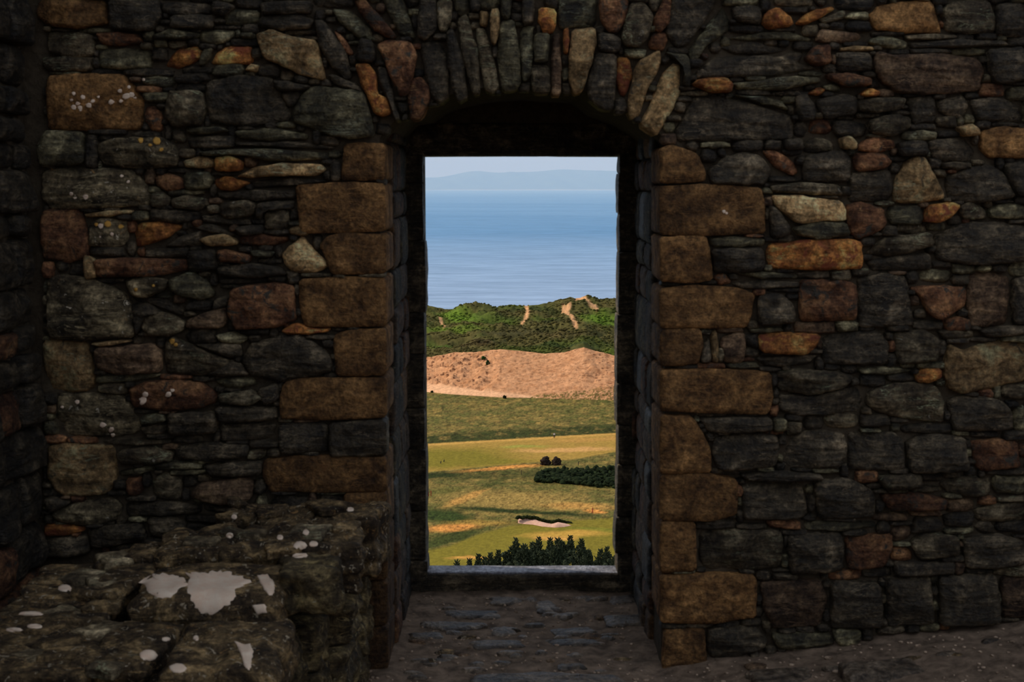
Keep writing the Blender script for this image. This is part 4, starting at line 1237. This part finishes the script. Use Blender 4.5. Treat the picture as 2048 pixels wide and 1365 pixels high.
# pines below the sill
MAT['bark'] = simple('pine_bark', (.05, .035, .025), (.12, .085, .06), 6)
def pine(x, ytop, wpx, d, label, sd):
    rs_ = random.Random(sd); rg = np.random.default_rng(sd)
    s = d / F; top = P(x, ytop, d); gz = terrain_at(x, 0, d)
    Ht = top.z - gz; root = tag(empty('pine_tree', (top.x, d, gz)), label, 'tree', 'pines showing above the sill')
    Vt, Ft = [], []
    for k in range(9):
        t = k / 8; r_ = .16 * (1 - t) + .02
        for a in range(6): Vt.append((math.cos(a * 1.047) * r_ + .12 * math.sin(t * 4 + sd), math.sin(a * 1.047) * r_, Ht * t * .97))
    for k in range(8):
        for a in range(6): Ft.append((k * 6 + a, k * 6 + (a + 1) % 6, k * 6 + 6 + (a + 1) % 6, k * 6 + 6 + a))
    mesh_obj('trunk', Vt, Ft, MAT['bark'], root)
    W_ = wpx * s / 2; cc, rr, kk = [], [], []
    Vn, Fn = [], []
    def tuft(c, L, dirv, r_):                # upright brush of needles
        b0 = len(Vn); n = 5; u = Vector(dirv).normalized(); a_ = u.orthogonal().normalized(); b_ = u.cross(a_)
        prof = ((0, .45), (.22, 1.0), (.6, .85), (.85, .5), (1.0, .05))
        for t, q in prof:
            for k in range(n):
                an = k * 6.283 / n + t * 2 + c[0]; w_ = r_ * q * rs_.uniform(.6, 1.35)
                Vn.append(tuple(Vector(c) + u * (L * t) + (a_ * math.cos(an) + b_ * math.sin(an)) * w_))
        for k in range(len(prof) - 1):
            for a in range(n): Fn.append((b0 + k * n + a, b0 + k * n + (a + 1) % n, b0 + (k + 1) * n + (a + 1) % n, b0 + (k + 1) * n + a))
    nl = 3 + int(wpx / 15)
    for j in range(nl):                      # several upright leaders, each a ladder of short up-curved brushes
        if j == 0: ox, oy, tz = 0, 0, Ht
        else:
            a = rs_.random() * 6.283; rad = W_ * rs_.uniform(.25, .85)
            ox, oy = math.cos(a) * rad, math.sin(a) * rad * .8; tz = Ht - .35 - rs_.uniform(.0, .9) - .5 * rad / max(W_, .1)
        tuft((ox, oy, tz - .55), .55, (rs_.uniform(-.12, .12), 0, 1), .085)
        for k in range(1, 11):
            zk = tz - .27 * k; sp = .10 + .055 * k
            for q in range(4):
                a = q * 1.571 + k * .8 + rs_.random() * .7
                tuft((ox + math.cos(a) * sp * .35, oy + math.sin(a) * sp * .35, zk - .1), rs_.uniform(.3, .5) + .03 * k, (math.cos(a) * .75, math.sin(a) * .75, 1), rs_.uniform(.06, .10) + .012 * k)
    for k in range(int(26 * W_) + 10):       # dense lower crown
        a = rs_.random() * 6.283; rad = W_ * rs_.random() ** .6
        tuft((math.cos(a) * rad, math.sin(a) * rad, Ht - rs_.uniform(1.7, 4.2)), rs_.uniform(.4, .7), (math.cos(a) * .5, math.sin(a) * .5, 1), rs_.uniform(.18, .32))
    mesh_obj('foliage', Vn, Fn, MAT['needle'], root, smooth=False)
MAT['needle'] = simple('pine_needles', (.020, .026, .014), (.055, .065, .03), 3)
ordn = 'first second third fourth fifth sixth seventh eighth ninth tenth eleventh twelfth thirteenth fourteenth fifteenth sixteenth seventeenth eighteenth nineteenth twentieth'.split()
TREES = [(914, 1120, 10, 150), (939, 1117, 12, 152), (957, 1107, 16, 150), (969, 1112, 12, 148), (980, 1104, 18, 152), (997, 1099, 20, 150), (1012, 1108, 24, 148),
         (1032, 1075, 34, 152), (1050, 1087, 28, 149), (1064, 1084, 28, 154), (1078, 1073, 34, 150), (1101, 1075, 30, 155), (1116, 1075, 36, 151), (1141, 1070, 38, 154), (1163, 1076, 30, 150),
         (1176, 1098, 22, 148), (1201, 1097, 20, 152), (1214, 1093, 24, 150), (1227, 1112, 20, 149), (1246, 1100, 26, 152)]
for k, (x, yt, wp, d) in enumerate(TREES):
    d = 132 + 12 * (k * 3 % 4); wp *= 1.4
    size = 'low' if yt > 1105 else ('tall' if yt < 1080 else 'middling')
    pine(x, yt, wp, d, f'{size} dark pine top, {ordn[k]} from the left above the sill', 40 + k)

# golfer, bags and marker posts, tiny with distance
def skin_mesh(name, pts, edges, radii, mat, parent):
    m = bpy.data.meshes.new(name); m.from_pydata(pts, edges, []); m.update()
    o = bpy.data.objects.new(name, m); link(o, parent); m.materials.append(mat)
    sk = o.modifiers.new('skin', 'SKIN'); sv = m.skin_vertices[0].data
    for i, r_ in enumerate(radii): sv[i].radius = (r_, r_)
    sv[0].use_root = True
    o.modifiers.new('sub', 'SUBSURF').levels = 1
    return o
def flat(name, c, rough=.9):
    b = NB(name); tc = b.n('ShaderNodeTexCoord'); n1 = b.noise(tc.outputs['Object'], 8, 3, .5)
    b.bsdf(b.ramp(n1, [(.3, tuple(np.array(c) * .85)), (.7, tuple(np.array(c) * 1.1))]), rough, .1); return b.m
MAT['skin'] = flat('skin', (.45, .27, .19)); MAT['white_cloth'] = flat('white_cloth', (.8, .78, .74)); MAT['dark_cloth'] = flat('dark_cloth', (.03, .03, .04)); MAT['hair'] = flat('dark_hair', (.03, .022, .016))
per = tag(empty('person', on_ground(1108, 878)), 'distant golfer in white top and dark trousers on the fairway edge', 'person')
body_p = [(0, 0, .92), (0, 0, 1.12), (0, 0, 1.32), (0, .0, 1.46), (0, -.02, 1.56), (0, -.03, 1.66), (.19, 0, 1.38), (.24, -.04, 1.12), (.22, -.16, .92), (-.19, 0, 1.38), (-.24, -.04, 1.12), (-.20, -.16, .92),
          (.10, 0, .86), (.12, -.02, .48), (.13, .02, .08), (.14, -.12, .03), (-.10, 0, .86), (-.12, -.02, .48), (-.13, .02, .08), (-.14, -.12, .03)]
body_e = [(0, 1), (1, 2), (2, 3), (3, 4), (4, 5), (2, 6), (6, 7), (7, 8), (2, 9), (9, 10), (10, 11), (0, 12), (12, 13), (13, 14), (14, 15), (0, 16), (16, 17), (17, 18), (18, 19)]
skin_mesh('body', body_p, body_e, [.13, .13, .14, .05, .075, .085, .055, .042, .035, .055, .042, .035, .085, .06, .045, .04, .085, .06, .045, .04], MAT['skin'], per)
skin_mesh('shirt', body_p[:4] + body_p[6:8] + body_p[9:11], [(0, 1), (1, 2), (2, 3), (2, 4), (4, 5), (2, 6), (6, 7)], [.155, .15, .165, .07, .075, .06, .075, .06], MAT['white_cloth'], per)
skin_mesh('trousers', [body_p[0]] + body_p[12:15] + body_p[16:19], [(0, 1), (1, 2), (2, 3), (0, 4), (4, 5), (5, 6)], [.15, .105, .08, .065, .105, .08, .065], MAT['dark_cloth'], per)
skin_mesh('hair', [(0, .0, 1.66), (0, 0, 1.70)], [(0, 1)], [.095, .085], MAT['hair'], per)
for x, y, hh, lab in ((882, 928, .7, 'lower of two small dark golf bags on the green fairway'), (888, 925, .65, 'upper of two small dark golf bags on the green fairway')):
    r0 = tag(empty('golf_bag', on_ground(x, y)), lab, 'golf bag', 'golf bags on the green fairway')
    skin_mesh('bag_body', [(0, 0, .06), (.06, 0, .4), (.1, 0, hh)], [(0, 1), (1, 2)], [.14, .13, .12], MAT['dark_cloth'], r0)
    skin_mesh('club_heads', [(.1, 0, hh - .02), (.14, 0, hh + .14), (.2, 0, hh + .16)], [(0, 1), (1, 2)], [.06, .05, .04], MAT['hair'], r0)
MAT['red_paint'] = flat('red_paint', (.45, .04, .03)); MAT['post_wood'] = flat('weathered_post', (.06, .05, .04))
for x, y, hpx, mt, lab in ((1156, 931, 8, 'post_wood', 'dark marker post right of the two round bushes'), (1043, 950, 9, 'post_wood', 'dark marker post in rough grass left of the gorse thicket'),
                           (857, 993, 9, 'red_paint', 'left of two red marker posts at the left edge of the opening'), (862, 993, 11, 'red_paint', 'right of two red marker posts at the left edge of the opening'), (1186, 1026, 10, 'red_paint', 'dull red marker post in gold grass, lower right')):
    p = on_ground(x, y); s = p.y / F; hh = hpx * s
    r0 = tag(empty('marker_post', p), lab, 'post')
    Vp, Fp = [], []
    for z_, r_ in ((-.1, .09), (hh * .5, .085), (hh * .9, .08)):
        for a in range(8): Vp.append((math.cos(a * .7854) * r_, math.sin(a * .7854) * r_, z_))
    for k in range(2):
        for a in range(8): Fp.append((k * 8 + a, k * 8 + (a + 1) % 8, k * 8 + 8 + (a + 1) % 8, k * 8 + 8 + a))
    mesh_obj('shaft', Vp, Fp, MAT[mt], r0)
    Vp, Fp = [], []
    for z_, r_ in ((hh * .9, .10), (hh * .96, .10), (hh, .03)):
        for a in range(8): Vp.append((math.cos(a * .7854) * r_, math.sin(a * .7854) * r_, z_))
    for k in range(2):
        for a in range(8): Fp.append((k * 8 + a, k * 8 + (a + 1) % 8, k * 8 + 8 + (a + 1) % 8, k * 8 + 8 + a))
    Fp.append(tuple(range(16, 24))); Fp.append(tuple(range(7, -1, -1)))
    mesh_obj('cap', Vp, Fp, MAT[mt], r0)

# ------------------------------------------------------------------ sea, far coast and haze
ZSEA = -75.5
b = NB('sea_water'); tc = b.n('ShaderNodeTexCoord')
wv = b.mapped(tc.outputs['Object'], (.02, .055, 1)); n1 = b.noise(wv, 1, 6, .7); n2 = b.noise(b.mapped(tc.outputs['Object'], (.0012, .0022, 1)), 1, 4, .6)
sep = b.n('ShaderNodeSeparateXYZ'); b.l(tc.outputs['Object'], sep.inputs[0])
shal_sky = b.n('ShaderNodeMapRange'); shal_sky.inputs[1].default_value = 600; shal_sky.inputs[2].default_value = 2300; b.l(sep.outputs['Y'], shal_sky.inputs[0])  # paler toward shore: shallow water, with reflected sky painted into the colour
deep = b.ramp(n2, [(.35, (.13, .29, .48)), (.65, (.18, .35, .54))])
col = b.mix(shal_sky.outputs[0], (.40, .50, .64), deep)
col = b.mix(1.0, col, b.ramp(n1, [(.3, (.72, .76, .80)), (.7, (1.2, 1.2, 1.2))]), 'MULTIPLY')
b.bsdf(col, .75, .12, b.bump(n1, .3, 1.0)); MAT['sea'] = b.m
sea = mesh_obj('sea', [(-16000, 640, ZSEA), (16000, 640, ZSEA), (16000, 24500, ZSEA), (-16000, 24500, ZSEA)], [(0, 1, 2, 3)], MAT['sea'])
tag(sea, 'calm blue sea reaching to the far coast', None, None, 'structure')
hx = np.arange(-1500, 3600, 12.0)
hy = np.interp(hx, [-1500, -700, 300, 700, 852, 880, 905, 935, 955, 975, 1000, 1030, 1070, 1100, 1130, 1180, 1240, 1500, 2000, 2600, 3600],
               [372, 360, 350, 352, 355, 354.5, 351, 344, 341.5, 343.5, 346, 345, 343, 340.5, 339.5, 340.5, 343, 347, 341, 356, 370]) + .5 * np.sin(hx * .06)
V, cl = [], []
tt = [0, .015, .05, .25, .55, .8, 1.0, 1.3]
for k, t in enumerate(tt):
    d = 20800 + 2200 * t
    zt = EYE - 23000 * TAN(hy)
    for i, x in enumerate(hx):
        rel = [0, .01, .04, .22, .5, .82, 1.0, .6][k]
        bumpz = 35 * math.sin(x * .03 + k * 1.7) * (1 if k in (3, 4, 5) else 0) + 22 * math.sin(x * .083 + k)* (1 if k in (3, 4, 5) else 0)
        V.append(((x - CX) / F * d, d, ZSEA + (zt[i] - ZSEA) * rel + bumpz))
        cl.append(lin((206, 196, 176)) if k < 2 else lin((84, 98, 70)) * (1 + .25 * math.sin(x * .11 + k * 2.1)))
n = len(hx)
fcs = np.array([(k * n + i, k * n + i + 1, (k + 1) * n + i + 1, (k + 1) * n + i) for k in range(len(tt) - 1) for i in range(n - 1)])
MAT['far'] = cover_mat('far_hillside', .004, .3, 10)
tag(grid_obj('hills', np.array(V), fcs, np.array(cl), MAT['far']), 'low hazy hills of the far coast across the sea', None, None, 'structure')
b = NB('sea_haze'); vs_ = b.n('ShaderNodeVolumeScatter'); vs_.inputs['Color'].default_value = (.55, .78, 1.0, 1)
vs_.inputs['Density'].default_value = 1.0e-4; vs_.inputs['Anisotropy'].default_value = 0.0
b.l(vs_.outputs[0], b.out.inputs['Volume'])
bm = bmesh.new(); bmesh.ops.create_cube(bm, size=1)
for v in bm.verts: v.co = Vector((v.co.x * 24000, 900 + (v.co.y + .5) * 24000, -90 + (v.co.z + .5) * 1100))
m = bpy.data.meshes.new('sea_haze'); bm.to_mesh(m); bm.free(); m.materials.append(b.m)
tag(link(bpy.data.objects.new('sea_haze', m)), 'thin blue haze hanging over the sea', 'haze', None, 'stuff')
